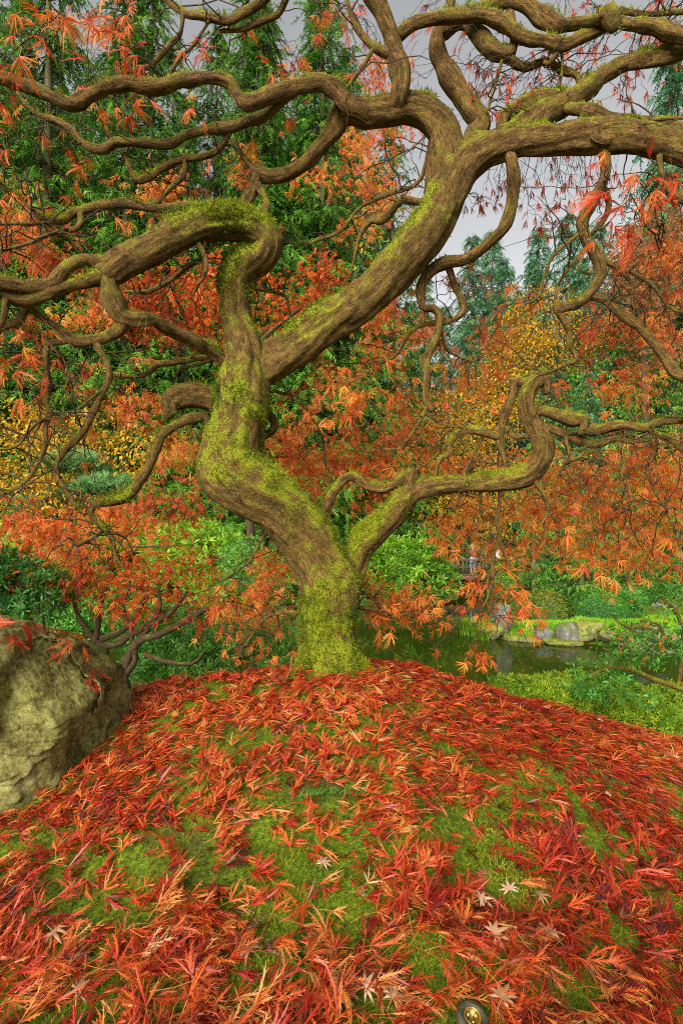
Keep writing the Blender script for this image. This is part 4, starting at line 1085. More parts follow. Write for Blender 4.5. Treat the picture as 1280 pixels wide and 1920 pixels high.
def wander(a, b, n=9, amp=.12):
    L = np.linalg.norm(b - a)
    t = np.linspace(0, 1, n)[:, None]
    mid = (a + b) / 2 + np.array([0, 0, .18 * L]) + rng.normal(0, .12 * L, 3)
    p = (1 - t) ** 2 * a + 2 * t * (1 - t) * mid + t * t * b
    p[1:-1] += rng.normal(0, amp * L / n * 1.6, (n - 2, 3))
    return p


thin = BP[:, 3] < .016
BPt = BP[thin]
for x, y, Y, n, sp, ti, sz in CL:
    c = P(x, y, Y)
    cr = n < 0
    n = int(abs(n) * (1.0 if Y < 1.7 else 1.15))
    dd = np.linalg.norm(BPt[:, :3] - c, axis=1) + rng.random(len(BPt)) * .06
    k = np.argmin(dd)
    hub = c + np.array([0, 0, .25 * sp * Y / FPX])
    path = wander(BPt[k, :3], hub, 10)
    tube_path(path, .0022, .0011)
    wsp = sp * Y / FPX
    for j in range(n):
        q = c + rng.normal(0, 1, 3) * np.array([wsp * .75, wsp * .75, wsp * .55])
        st = path[rng.integers(5, 10)]
        tube_path(wander(st, q, 5, .2), .0011, .0007, 3)
        out = norm(q - st + np.array([0, 0, -.02]))
        ax = norm(out * .7 + rng.normal(0, .45, 3) + np.array([0, -.15, -.45 if not cr else -1.3]))
        lp.append(q); la.append(ax)
        ln_.append(norm(rng.normal(0, .45, 3) + np.array([0, -.75, .55])))
        ls.append(sz * (0.68 + .4 * rng.random())); lt.append(ti + .13 * rng.normal()); lcr.append(1 if cr else 0)
# the back of the weeping crown: a curtain of clusters behind and beside the trunk
CURT = [(600, 890, 95, 50, 2.9, .3, .40), (690, 860, 75, 45, 2.9, .3, .40), (760, 830, 65, 40, 2.85, .3, .42), (825, 880, 65, 35, 2.8, .3, .44), (540, 840, 45, 50, 2.9, .3, .42), (570, 950, 45, 45, 2.8, .25, .40), (700, 940, 50, 40, 2.8, .25, .42), (640, 830, 40, 30, 2.9, .2, .36),
        (960, 890, 85, 40, 2.7, .3, .48), (1060, 900, 95, 50, 2.6, .3, .48), (1160, 885, 95, 50, 2.5, .3, .46), (1250, 900, 60, 55, 2.35, .25, .48), (1000, 965, 105, 45, 2.6, .3, .52), (1120, 965, 95, 45, 2.5, .3, .52), (1230, 980, 75, 50, 2.4, .25, .50), (900, 955, 60, 40, 2.7, .25, .54), (850, 1005, 55, 35, 2.7, .25, .60), (1090, 1040, 110, 30, 2.6, .25, .54), (1215, 1045, 70, 35, 2.5, .25, .52), (960, 1030, 70, 30, 2.65, .25, .54),
        (1130, 630, 38, 34, 2.8, .2, .36), (1215, 640, 50, 30, 2.7, .2, .40), (1245, 500, 42, 45, 2.6, .2, .36), (1190, 735, 75, 28, 2.7, .25, .40), (915, 640, 42, 36, 2.9, .25, .38), (860, 720, 55, 36, 2.9, .25, .44), (720, 600, 55, 50, 2.9, .3, .40), (705, 675, 40, 28, 2.8, .2, .42), (800, 640, 40, 40, 2.9, .2, .36), (760, 760, 40, 30, 2.9, .2, .46),
        (690, 280, 55, 60, 3.0, .3, .44), (745, 230, 36, 50, 3.0, .2, .40), (720, 370, 45, 45, 3.0, .25, .44), (640, 340, 28, 34, 3.1, .2, .44), (715, 130, 40, 45, 3.0, .2, .42), (690, 430, 50, 30, 3.0, .2, .46), (560, 330, 20, 26, 3.0, .15, .42), (460, 330, 26, 26, 2.9, .15, .42),
        (30, 440, 55, 55, 2.4, .25, .42), (300, 365, 55, 36, 2.7, .2, .48), (90, 500, 40, 32, 2.5, .2, .40), (260, 780, 55, 36, 2.7, .2, .50), (330, 850, 55, 36, 2.7, .2, .56), (170, 600, 55, 36, 2.6, .2, .50), (720, 1135, 56, 34, 2.5, .2, .52), (785, 1140, 36, 28, 2.6, .2, .54), (490, 1140, 50, 48, 2.6, .2, .52), (520, 1070, 40, 40, 2.7, .2, .46), (875, 1032, 40, 24, 2.7, .15, .58), (935, 1050, 34, 30, 2.6, .15, .56), (640, 740, 40, 40, 2.7, .2, .55), (400, 880, 30, 60, 2.8, .2, .46), (220, 980, 70, 40, 2.7, .2, .36), (90, 1000, 70, 40, 2.6, .2, .34)]
for x, y, rx, ry, Y, rY, ti in CURT:
    n = int(rx * ry / (17.0 if x > 830 and y > 800 else 11.5))
    m = max(5, n // 11)                               # sprigs
    for j in range(m):
        u_ = norm(rng.normal(size=3)) * rng.random() ** .4
        c = P(x + u_[0] * rx, y + u_[2] * ry, Y + u_[1] * rY * .6)
        tv = ti + .17 + .15 * rng.normal()
        dr = norm(np.array([rng.normal(), rng.normal() * .6, -.5]))
        if j % 2: tube_path(wander(c - dr * (.16 + .2 * rng.random()) + [0, 0, .05], c, 6, .2), .0016, .0007, 3)
        for q in range(11):
            lp.append(c + rng.normal(0, .032, 3) - dr * .12 * rng.random())
            la.append(norm(dr * .6 + rng.normal(0, .5, 3) + [0, -.1, -.4])); ln_.append(norm(rng.normal(0, .5, 3) + np.array([0, -.7, .6])))
            ls.append(.045 * (.7 + .5 * rng.random())); lt.append(tv + .02 + .09 * rng.normal()); lcr.append(2)
# bare side twigs
for k in range(820):
    b = BPt[rng.integers(len(BPt))]
    L = .08 + .36 * rng.random() ** 2
    d = norm(rng.normal(0, 1, 3) * [1, .8, .6] + [0, 0, -.25])
    e = b[:3] + d * L
    p = wander(b[:3], e, 8, .12)
    tube_path(p, .0030, .0008)
    if rng.random() < .5:
        j = rng.integers(3, 6)
        e2 = p[j] + norm(d + rng.normal(0, .7, 3)) * L * .6
        tube_path(wander(p[j], e2, 5, .12), .0014, .0006, 3)
lp = np.array(lp); la = np.array(la); ln_ = np.array(ln_); ls = np.array(ls); lt = np.array(lt); lcr = np.array(lcr)
Rm = frames(la, ln_)
big = ls / lp[:, 1]
inview = (np.abs(lp[:, 0] / lp[:, 1]) < .667) & (lp[:, 2] < ZC + 1.04 * lp[:, 1]) & (lcr == 0)
order = np.argsort(-np.where(inview, big, 0))
solo = order[:290]
rest = np.setdiff1d(np.arange(len(lp)), solo)
hi_meshes = [new_mesh('leaf', v, [f], M['maple'], {'tint': t}) for v, f, t in T_HANG_HI]
for i in solo:
    o = put('leaf', hi_meshes[rng.integers(len(hi_meshes))])
    mat4 = np.eye(4); mat4[:3, :3] = Rm[i] * ls[i]; mat4[:3, 3] = lp[i] - np.array(maple.location)
    o.parent = maple
    o.matrix_basis = Matrix(mat4.tolist())
    o.color = (float(lt[i]), 0, 0, 1)
rc, rl, rb = rest[lcr[rest] == 1], rest[lcr[rest] == 0], rest[lcr[rest] == 2]
V1, F1, T1 = scatter(T_HANG, lp[rl], Rm[rl], ls[rl], lt[rl])
V3, F3, T3 = scatter(T_LO, lp[rb], Rm[rb], ls[rb], lt[rb])
V2, F2, T2 = scatter(T_CRISP, lp[rc], Rm[rc], ls[rc], lt[rc])
o = obj('crown', np.vstack([V1, V2, V3]), [np.vstack([F1, F2 + len(V1), F3 + len(V1) + len(V2)])], M['maple'], maple, {'tint': np.concatenate([T1, T2, T3])})
o['kind'] = 'stuff'; o['label'] = 'orange red feathery leaves hanging in loose clusters'
V = np.concatenate(twV)
o = obj('twig', V, [np.concatenate(twF)], M['dark_bark'], maple, {'grain': V, 'moss': np.full(len(V), .12)}, True)
o['kind'] = 'stuff'

# ------------------------------------------------------------------ boulder
def plane_rock(planes, sub, amp, seed, scale=(1, 1, 1), soft=14.0):
    import bmesh
    bm = bmesh.new()
    bmesh.ops.create_icosphere(bm, subdivisions=sub, radius=1)
    V = np.array([v.co[:] for v in bm.verts]); F = np.array([[v.index for v in f.verts] for f in bm.faces])
    bm.free()
    V = norm(V)
    inv = np.zeros(len(V))
    for n, d in planes:
        n = norm(np.array(n, float))
        inv = inv + np.maximum(V @ n / d, 1e-4) ** soft
    r = inv ** (-1.0 / soft)
    Vp = V * r[:, None] * np.array(scale)
    k = fbm(Vp / np.mean(scale) * 2.2 + seed, 4)
    k2 = np.abs(fbm(Vp / np.mean(scale) * 5.5 + seed * 2, 3))
    Vp = Vp * (1 + amp * k - amp * .6 * k2)[:, None]
    return Vp, F


planes = [((-.30, -.84, .46), .25), ((.36, -.92, .16), .235), ((.78, -.20, .58), .222), ((.99, -.06, .02), .262), ((.05, .15, 1), .262), ((-.30, -.2, .93), .25), ((0, 1, .2), .30), ((-1, 0, .1), .55), ((0, 0, -1), .4), ((.45, .3, .85), .25), ((.75, -.66, -.05), .285)]
rV, rF = plane_rock(planes, 7, .03, 3.0, (1, 1, 1), 140)
# cleft and ledge on the right half of the front
c0 = P(-8, 1334, 1.50)
fr = rV[:, 1] < .05
ledge = sstep((rV[:, 2] + .05 - .05 * fbm(rV * 6, 2)) / .02) * sstep((rV[:, 0] - .105 + .03 * fbm(rV * 7 + 5, 2)) / .018) * fr * (rV[:, 2] < .25)
rV[:, 1] += ledge * .05
rV[:, 0] -= ledge * .015
crack = np.exp(-((rV[:, 0] - .095 - .03 * fbm(rV * 7 + 5, 2)) / .010) ** 2) * fr * (rV[:, 2] > -.05) * (rV[:, 2] < .2)
rV[:, 1] += crack * .03
tz = fbm(rV * np.array([5.0, 5.0, 7.0]) + 11, 3) * 5.5
tz = (np.floor(tz) + sstep((tz - np.floor(tz) - .72) / .28)) / 5.5
rV += (.055 * tz)[:, None] * norm(rV)
rV += (.009 * fbm(rV * 30, 5, 2.1, .65) + .006 * np.abs(fbm(rV * 12 + 3, 4)))[:, None] * norm(rV)
rW = rV + c0
boulder = obj('boulder', rV, [rF], M['boulder'], smooth=True)
boulder.location = [float(v) for v in c0]
tag(boulder, 'large lichen covered boulder at the left edge with red leaves on top', 'rock')
bvh = BVHTree.FromPolygons([Vector(v) for v in rW], [list(map(int, f)) for f in rF])

# ------------------------------------------------------------------ fallen leaves
GAPS = [(440, 1400, 75, 30), (320, 1600, 55, 45), (270, 1640, 60, 40), (640, 1760, 70, 60), (180, 1740, 120, 70), (380, 1650, 70, 50), (540, 1860, 70, 40), (930, 1525, 40, 26), (975, 1545, 40, 22), (900, 1650, 50, 28), (985, 1695, 60, 26), (1140, 1570, 60, 30), (380, 1300, 50, 22), (775, 1340, 25, 16), (815, 1412, 30, 15),
        (620, 1500, 40, 20), (340, 1500, 50, 30), (1080, 1860, 90, 45), (770, 1800, 60, 50), (680, 1900, 60, 40), (540, 1510, 50, 22), (1230, 1700, 30, 30), (480, 1600, 50, 25), (240, 1870, 100, 40), (600, 1390, 40, 18), (1140, 1780, 60, 35), (340, 1440, 30, 22)]
gap_w = [(ground_hit(x, y), rx, ry) for x, y, rx, ry in GAPS]


def gap_value(X, Y):
    g = np.zeros(len(X))
    h = height(X, Y)
    px = 640 + FPX * X / np.maximum(Y, .2); py = HY + FPX * (ZC - h) / np.maximum(Y, .2)
    for x, y, rx, ry in GAPS:
        g = np.maximum(g, np.exp(-(((px - x) / (rx * 1.08)) ** 2 + ((py - y) / (ry * 1.08)) ** 2) ** 1.5))
    return g


N0 = 53000
Yf = .5 + 2.3 * rng.random(N0)
Xf = (rng.random(N0) * 2 - 1) * (0.45 + .78 * Yf)
clump = fbm(np.stack([Xf * 7.0, Yf * 7.0, 0 * Xf], -1), 3)
dens = np.clip(.68 + 1.25 * clump + .40 * sstep((Yf - 1.15) / .5), .05, 1) * (1 - .84 * gap_value(Xf, Yf)) * np.where(Yf > 1.5, 1.0, .8)
for hx, hy, hr in ((150, 1480, .16), (40, 1500, .16), (245, 1430, .14), (255, 1330, .14), (330, 1300, .14)):
    hp = ground_hit(hx, hy)
    dens = np.maximum(dens, 1.1 * np.exp(-((Xf - hp[0]) ** 2 + (Yf - hp[1]) ** 2) / hr ** 2))
dens *= sstep((2.62 - Yf) / .25)
keep = rng.random(N0) < dens * .62
Xf, Yf = Xf[keep], Yf[keep]
# nothing on the trunk foot, none inside the boulder
tb_ = np.hypot(Xf - P(612, 1250, 2)[0], Yf - 2.0) > .15
Xf, Yf = Xf[tb_], Yf[tb_]
zf = height(Xf, Yf)
inb = np.zeros(len(Xf), bool)
for i in np.nonzero((Xf < -.3) & (Yf > 1.1) & (Yf < 2.0))[0]:
    hit = bvh.ray_cast(Vector((Xf[i], Yf[i], 6)), Vector((0, 0, -1)))
    if hit[0] is not None and hit[0].z > zf[i] - .01: inb[i] = True
Xf, Yf, zf = Xf[~inb], Yf[~inb], zf[~inb]
nF = len(Xf)
e = .02
gxn = (height(Xf + e, Yf) - height(Xf - e, Yf)) / (2 * e); gyn = (height(Xf, Yf + e) - height(Xf, Yf - e)) / (2 * e)
up = norm(np.stack([-gxn, -gyn, np.ones(nF)], -1))
az = 3.2 * fbm(np.stack([Xf * 2.0, Yf * 2.0, 0 * Xf + 7], -1), 2) + rng.normal(0, .8, nF) + .4
ax = np.stack([np.cos(az), np.sin(az), np.zeros(nF)], -1)
nr = norm(up + rng.normal(0, .23, (nF, 3)))
ax = norm(ax - nr * np.sum(ax * nr, 1, keepdims=True))
ax[:, 2] += rng.normal(.02, .09, nF)
RF = frames(ax, nr)
fs_ = (.054 - .008 * sstep((Yf - .8) / .5)) * (0.62 + .65 * rng.random(nF)) * np.where(Yf < 1.0, 1.0, 1.0)
lay = np.maximum(0, clump[keep][tb_][~inb]) * .035 * rng.random(nF)
pf = np.stack([Xf, Yf, zf + .008 + lay + .012 * rng.random(nF)], -1)
hue = fbm(np.stack([Xf * 1.6, Yf * 1.6, 0 * Xf + 21], -1), 2)
# crimson towards the trunk and to the right, more orange and tan at the front
tf = .43 + .15 * hue + .15 * rng.normal(size=nF) + np.where(rng.random(nF) < .05, .24, 0) - np.where(rng.random(nF) < .05, .25, 0)
px = 640 + FPX * Xf / Yf; py = HY + FPX * (ZC - zf) / Yf
vis = (px > 15) & (px < 1265) & (py < 1905)
order = np.argsort(np.where(vis, np.hypot(Yf, Xf) / fs_, 1e9))
solo = order[:285]
rest = np.setdiff1d(np.arange(nF), solo)
fall_meshes = [new_mesh('maple_leaf', v, [f], M['fallen'], {'tint': t}) for v, f, t in T_FALL_HI]


def place_leaf(name, me, pos, R, s, c):
    o = put(name, me)
    m4 = np.eye(4); m4[:3, :3] = R * s; m4[:3, 3] = pos
    o.matrix_world = Matrix(m4.tolist())
    o.color = (float(c), 0, 0, 1)
    return o


for i in solo:
    kk = int(rng.integers(len(fall_meshes)))
    o = place_leaf('maple_leaf', fall_meshes[kk], pf[i], RF[i], fs_[i], tf[i]); o['shape'] = kk
    q = tf[i]
    col = 'maroon' if q < .16 else 'crimson' if q < .30 else 'scarlet' if q < .42 else 'orange red' if q < .54 else 'orange' if q < .68 else 'pale orange' if q < .84 else 'tan'
    k = o['shape']; del o['shape']
    shp = 'wide open' if k in (0, 8, 15) else 'half open' if k in (1, 7, 11, 13, 2, 10) else 'rolled' if k in (12, 6, 14) else 'bundled'
    a = math.degrees(math.atan2(ax[i][1], ax[i][0])) % 360
    tips = 'right' if a < 45 or a > 315 else 'uphill' if a < 135 else 'left' if a < 225 else 'towards the front'
    if math.hypot(px[i] - 888, py[i] - 1893) < 110: where = 'touching the round sprinkler head'
    elif math.hypot(px[i] - 945, py[i] - 1690) < 120: where = 'around the pale open leaves'
    elif px[i] < 260 and py[i] < 1560: where = 'at the foot of the boulder'
    else:
        row = 'along the bottom edge' if py[i] > 1790 else 'in the foreground' if py[i] > 1660 else 'halfway up the slope'
        clm = 'at far left' if px[i] < 210 else 'at left' if px[i] < 430 else 'left of centre' if px[i] < 640 else 'right of centre' if px[i] < 850 else 'at right' if px[i] < 1070 else 'at far right'
        where = row + ' ' + clm
    tag(o, f'{col} {shp} leaf, tips {tips}, {where}', 'leaf', 'fallen feathery maple leaves')
nearr = rest[Yf[rest] < .88]; farr = rest[(Yf[rest] >= .88) & (Yf[rest] < 1.3)]; vfar = rest[Yf[rest] >= 1.3]
V, F, T = scatter(T_FALL, pf[nearr], RF[nearr], fs_[nearr], tf[nearr])
Vq, Fq, Tq = scatter(T_FALL_LO, pf[farr], RF[farr], fs_[farr], tf[farr])
V, F, T = np.vstack([V, Vq]), np.vstack([F, Fq + len(V)]), np.concatenate([T, Tq])
Vq, Fq, Tq = scatter(T_FALL_XLO, pf[vfar], RF[vfar], fs_[vfar], tf[vfar])
V, F, T = np.vstack([V, Vq]), np.vstack([F, Fq + len(V)]), np.concatenate([T, Tq])
o = obj('fallen_leaves', V, [F], M['fallen'], attrs={'tint': T})
tag(o, 'drifts of fallen red and orange feathery maple leaves covering the mound', kind='stuff')

# leaves on the boulder
for x, y, s, t, a, lab in [(172, 1262, .085, .26, .9, 'bundled crimson maple leaf draped over the right shoulder of the boulder'),
                           (133, 1208, .075, .60, -2.0, 'open orange maple leaf hanging down near the top of the boulder'),
                           (50, 1212, .08, .28, 2.4, 'red maple leaf with upturned tips on the left face of the boulder'),
                           (92, 1240, .04, .42, 1.0, 'small orange red maple leaf in the middle of the boulder face'),
                           (88, 1168, .07, .20, .4, 'crimson maple leaf standing on the ridge of the boulder'),
                           (30, 1176, .085, .48, 3.0, 'salmon red maple leaf lying along the top left of the boulder'),
                           (112, 1172, .06, .34, -.4, 'curled rust red maple leaf on the boulder ridge by the shrub'),
                           (5, 1170, .08, .44, 2.0, 'orange red maple leaf on the boulder at the left picture edge'),
                           (62, 1178, .07, .36, -1.0, 'dark red maple leaf below the crimson one on the boulder ridge'),
                           (160, 1268, .08, .38, -.9, 'shaggy red maple leaf hanging over the right edge of the boulder'), (150, 1215, .06, .56, -1.2, 'orange maple leaf with long drooping tips on the upper right of the boulder'),
                           (20, 1195, .075, .40, .6, 'brick red maple leaf on the sloping top of the boulder at left'), (135, 1180, .055, .30, .2, 'small crimson maple leaf at the right end of the boulder ridge')]:
    d = Vector(((x - 640) / FPX, 1, -(y - HY) / FPX)).normalized()
    hit = bvh.ray_cast(Vector((0, 0, ZC)), d)
    for yy in range(int(y), int(y) + 60, 4):
        if hit[0] is not None: break
        d = Vector(((x - 640) / FPX, 1, -(yy - HY) / FPX)).normalized()
        hit = bvh.ray_cast(Vector((0, 0, ZC)), d)
    if hit[0] is None: continue
    n = np.array(hit[1]); n = norm(n + [0, 0, .25])
    ax1 = np.array([math.cos(a), -.3, math.sin(a) * .6]); ax1 = norm(ax1 - n * ax1.dot(n))
    o = place_leaf('maple_leaf', fall_meshes[rng.integers(0, 12)], np.array(hit[0]) + n * .014, frames(ax1[None], n[None])[0], s * 1.25, t)
    tag(o, lab, 'leaf', 'leaves lying on the boulder')

# broad dry leaves among the feathery ones
pm = [new_mesh('dry_leaf', *(lambda q: (q[0], [q[1]], M['pale_leaf'], {'tint': q[2]}))(palmate(tr, c))) for c in (.25, .5, .8, 1.1)]
for x, y, s, t, k, a, lab in [(955, 1690, .034, .92, 0, 1.5, 'pale pink seven-lobed maple leaf open on the moss right of centre'),
                              (900, 1710, .034, .88, 2, .2, 'pale folded two-fingered leaf left of the open pink leaf'),
                              (905, 1660, .028, .40, 3, 1.9, 'small brown curled leaf above the pale folded leaf'),
                              (605, 1640, .03, .85, 1, 1.2, 'pale tan crumpled leaf in the middle of the foreground'),
                              (470, 1805, .045, .22, 3, 2.2, 'dark brown rolled leaf at the front left of centre'),
                              (640, 1865, .045, .30, 2, 1.0, 'brown upright curled leaf standing on the moss at the front'),
                              (685, 1878, .034, .80, 1, .3, 'pale star-shaped dry leaf at the front edge'),
                              (100, 1770, .036, .66, 2, -.8, 'tan crumpled leaf on the moss at the front left'),
                              (145, 1880, .04, .62, 2, .7, 'tan dry leaf at the bottom left near the picture edge'),
                              (1030, 1775, .045, .74, 2, 1.9, 'pinkish tan crumpled leaf standing right of centre'),
                              (925, 1775, .04, .70, 1, .4, 'tan curled leaf left of the standing pinkish leaf'),
                              (735, 1900, .032, .74, 2, 1.0, 'pale rolled leaf at the bottom edge left of the sprinkler head'),
                              (940, 1900, .04, .66, 1, .9, 'tan broad leaf leaning right of the sprinkler head'),
                              (1010, 1700, .03, .45, 3, 0.0, 'rust brown curled leaf right of the open pink leaf'),
                              (1140, 1505, .02, .9, 0, 1.0, 'tiny pale yellow leaf in the red drift on the right'),
                              (1125, 1360, .024, .9, 1, 1.0, 'small yellow leaf in the red drift below the hedge')]:
    g0 = ground_hit(x, y)
    nn = norm(np.array([.3 * rng.normal(), -.45, 1]))
    ax1 = norm(np.array([math.cos(a), math.sin(a), 0.1]))
    o = place_leaf('dry_leaf', pm[k], g0 + [0, 0, .022], frames(ax1[None], nn[None])[0], s * .88, t - .14)
    tag(o, lab, 'leaf')

# green conifer sprig on the moss
g0 = ground_hit(612, 1512)
sp = empty('fir_sprig', g0 + [0, 0, .012], 'small green fir sprig lying on the moss below the trunk', 'twig')
tp = np.stack([np.linspace(-.07, .09, 8), .02 * np.sin(np.linspace(0, 3, 8)), .006 + 0 * np.linspace(0, 1, 8)], -1)
D = np.column_stack([tp, np.full(8, .0016), np.zeros(8)])
V, F, g, mo, nn = sweep(D, 6, 0, 0)
put('stem', new_mesh('stem', V, F, M['dark_bark'], {'grain': g, 'moss': mo}), sp, (0, 0, 0))
nb = 150
tq = rng.random(nb); bp_ = np.stack([np.interp(tq, np.linspace(0, 1, 8), tp[:, k]) for k in range(3)], -1)
dd = norm(np.stack([.5 + .2 * rng.normal(size=nb), rng.choice([-1, 1], nb) * (.8 + .2 * rng.random(nb)), .25 + .2 * rng.normal(size=nb)], -1))
sw = np.array([.0014, 0, 0])
V = np.stack([bp_ - sw, bp_ + sw, bp_ + dd * .026], 1).reshape(-1, 3)
put('needles', new_mesh('needles', V, [np.arange(nb * 3).reshape(-1, 3)], M['green'], {'tint': np.repeat(.45 + .2 * rng.random(nb), 3)}), sp, (0, 0, 0))['kind'] = 'stuff'

# moss on the mound
NB = 135000
u = rng.random(NB)
Ym = .52 / (1 - u * (1 - .52 / 2.5)) ** 1.0
Xm = (rng.random(NB) * 2 - 1) * (0.10 + .70 * Ym)
zm = height(Xm, Ym)
pt = fbm(np.stack([Xm * 9, Ym * 9, 0 * Xm + 2], -1), 3)
ln = (.004 + .0055 * rng.random(NB)) * (1 + .9 * pt) * (.8 + .35 * Ym)
d = norm(np.stack([rng.normal(0, .9, NB), rng.normal(0, .9, NB), np.ones(NB)], -1))
sd_ = norm(np.cross(d, rng.normal(size=(NB, 3)))) * (.0011 * (.6 + .7 * Ym))[:, None]
b = np.stack([Xm, Ym, zm - .002], -1)
V = np.stack([b - sd_, b + sd_, b + d * ln[:, None]], 1).reshape(-1, 3)
tm = np.clip(.40 + .8 * pt + .30 * fbm(np.stack([Xm * 2.2, Ym * 2.2, 0 * Xm + 12], -1), 2) + rng.normal(0, .16, NB), 0, 1)
o = obj('ground_moss', V, [np.arange(NB * 3).reshape(-1, 3)], M['moss'], attrs={'tint': np.repeat(tm, 3)})
tag(o, 'bright green moss showing between the fallen leaves', kind='stuff')

# ------------------------------------------------------------------ sprinkler head at the bottom edge
def lathe(prof, k=40):
    V = []
    for r, z in prof:
        for i in range(k):
            a = i / k * 6.2832
            V.append((r * math.cos(a), r * math.sin(a), z))
    ix = np.arange(len(prof) * k).reshape(len(prof), k)
    q = np.stack([ix[:-1], np.roll(ix[:-1], -1, 1), np.roll(ix[1:], -1, 1), ix[1:]], -1).reshape(-1, 4)
    return np.array(V, float), q


g0 = ground_hit(878, 1938)
spr = empty('sprinkler_head', g0 + [0, .0, .0], 'round brass sprinkler head with a dark rim at the bottom edge', 'sprinkler')
spr.rotation_euler = (.22, .12, 0)
spr.scale = (.92, .92, .92)
V, F = lathe([(.019, -.05), (.019, .012), (.0205, .014), (.0205, .026), (.019, .028)]); put('body', new_mesh('body', V, [F], M['brass'], smooth=True), spr, (0, 0, 0))
V, F = lathe([(.0215, .016), (.0225, .020), (.0225, .030), (.0212, .0345), (.0170, .0355), (.0130, .0345), (.0125, .031)]); put('rim', new_mesh('rim', V, [F], M['black_rubber'], smooth=True), spr, (0, 0, 0))
V, F = lathe([(.0125, .0335), (.0115, .0350), (.0105, .0335), (.0100, .0255), (.0001, .0250)]); put('socket', new_mesh('socket', V, [F], M['brass'], smooth=True), spr, (0, 0, 0))
sm = None
for k in range(3):
    a = k * 2.094 + .5
    if sm is None:
        V, F = lathe([(.0001, .0335), (.0018, .033), (.0030, .0305), (.0030, .025)], 14); sm = new_mesh('stud', V, [F], M['brass'], smooth=True)
    put('stud', sm, spr, (.0062 * math.cos(a), .0062 * math.sin(a), 0))

# ------------------------------------------------------------------ generic plants
def inside(blobs, n, shell):
    """points in px ellipsoids: x, y, rx, ry (px), Y, rY (m)"""
    Bm = np.array(blobs, float)
    wts = (Bm[:, 2] * Bm[:, 3]) * (Bm[:, 4] / Bm[:, 4].mean()) ** 2
    k = rng.choice(len(Bm), n, p=wts / wts.sum())
    d = norm(rng.normal(size=(n, 3)))
    r = 1 - shell * rng.random(n) ** 1.6
    d = d * r[:, None]
    B = Bm[k]
    Y = B[:, 4] + d[:, 1] * B[:, 5]
    X = (B[:, 0] - 640) * B[:, 4] / FPX + d[:, 0] * B[:, 2] * B[:, 4] / FPX
    Z = ZC - (B[:, 1] - HY) * B[:, 4] / FPX + d[:, 2] * B[:, 3] * B[:, 4] / FPX
    return np.stack([X, Y, Z], -1), d, k


def foliage(name, parent, blobs, n, per, size, mat, temps, tint=.5, tvar=.16, shell=.55, spread=1.2, hang=.4, lumps=1.4, seed=0, kind=None):
    c, d, k = inside(blobs, n, shell)
    cv = tint + tvar * fbm(c * lumps + seed, 2) * 1.6 + rng.normal(0, tvar * .45, n)
    pos = np.repeat(c, per, 0) + rng.normal(0, size * spread, (n * per, 3)) * [1, 1, .6]
    dd = np.repeat(d, per, 0)
    ax = norm(dd * .8 + rng.normal(0, .55, (n * per, 3)) + [0, 0, -hang])
    nr = norm(dd * .6 + rng.normal(0, .5, (n * per, 3)) + [0, -.15, .7])
    sc = size * (.7 + .6 * rng.random(n * per))
    t = np.repeat(cv, per) + rng.normal(0, tvar * .5, n * per)
    V, F, T = scatter(temps, pos, frames(ax, nr), sc, np.clip(t, 0, 1))
    o = obj(name, V, [F], mat, parent, {'tint': T})
    if kind: o['kind'] = kind
    return o


def stem(name, parent, pts, mat, Y=None, moss=.1, sides=8, px=True, step=.05):
    """pts in photo px (x,y,r) at distance Y, or in metres when px=False"""
    if px: C = branch_data(pts, Y if isinstance(Y, (list, tuple)) else [Y, Y], moss)
    else: C = np.array([list(p) + [moss] for p in pts], float)
    D, s = resample(catmull(C, 8), step)
    V, F, g, mo, nn = sweep(D, sides, .08, .06, seed=int(rng.integers(1000)))
    return obj(name, V, F, mat, parent, {'grain': g, 'moss': mo}, True)


def maple_tree(label, blobs, n, per, size, mat, tint, stems, Y, tvar=.16, temps=None, group=None, name='maple_tree', cat='tree', hang=.5, shell=.55, moss=.1, bark='dark_bark', foot=None):
    b0 = stems[0][0]
    base = P(b0[0], b0[1], Y)
    base[2] = height(base[0], base[1], False)
    t = empty(name, base, label, cat, group)
    for i, st in enumerate(stems):
        st = list(st)
        if i == 0:                                   # take the first stem down to the ground
            yg = HY + (ZC - base[2]) * FPX / Y
            if yg > st[0][1] + 4: st = [(st[0][0], yg + 6, st[0][2] * 1.15)] + st
        stem('trunk' if i == 0 else 'branch', t, st, M[bark], Y, moss, 12 if i == 0 else 8, step=.05 * max(1, Y / 5))
    foliage('crown', t, blobs, n, per, size, mat, temps or T_STAR, tint, tvar, shell, 1.1, hang, 1.2, float(rng.random() * 50))
    return t


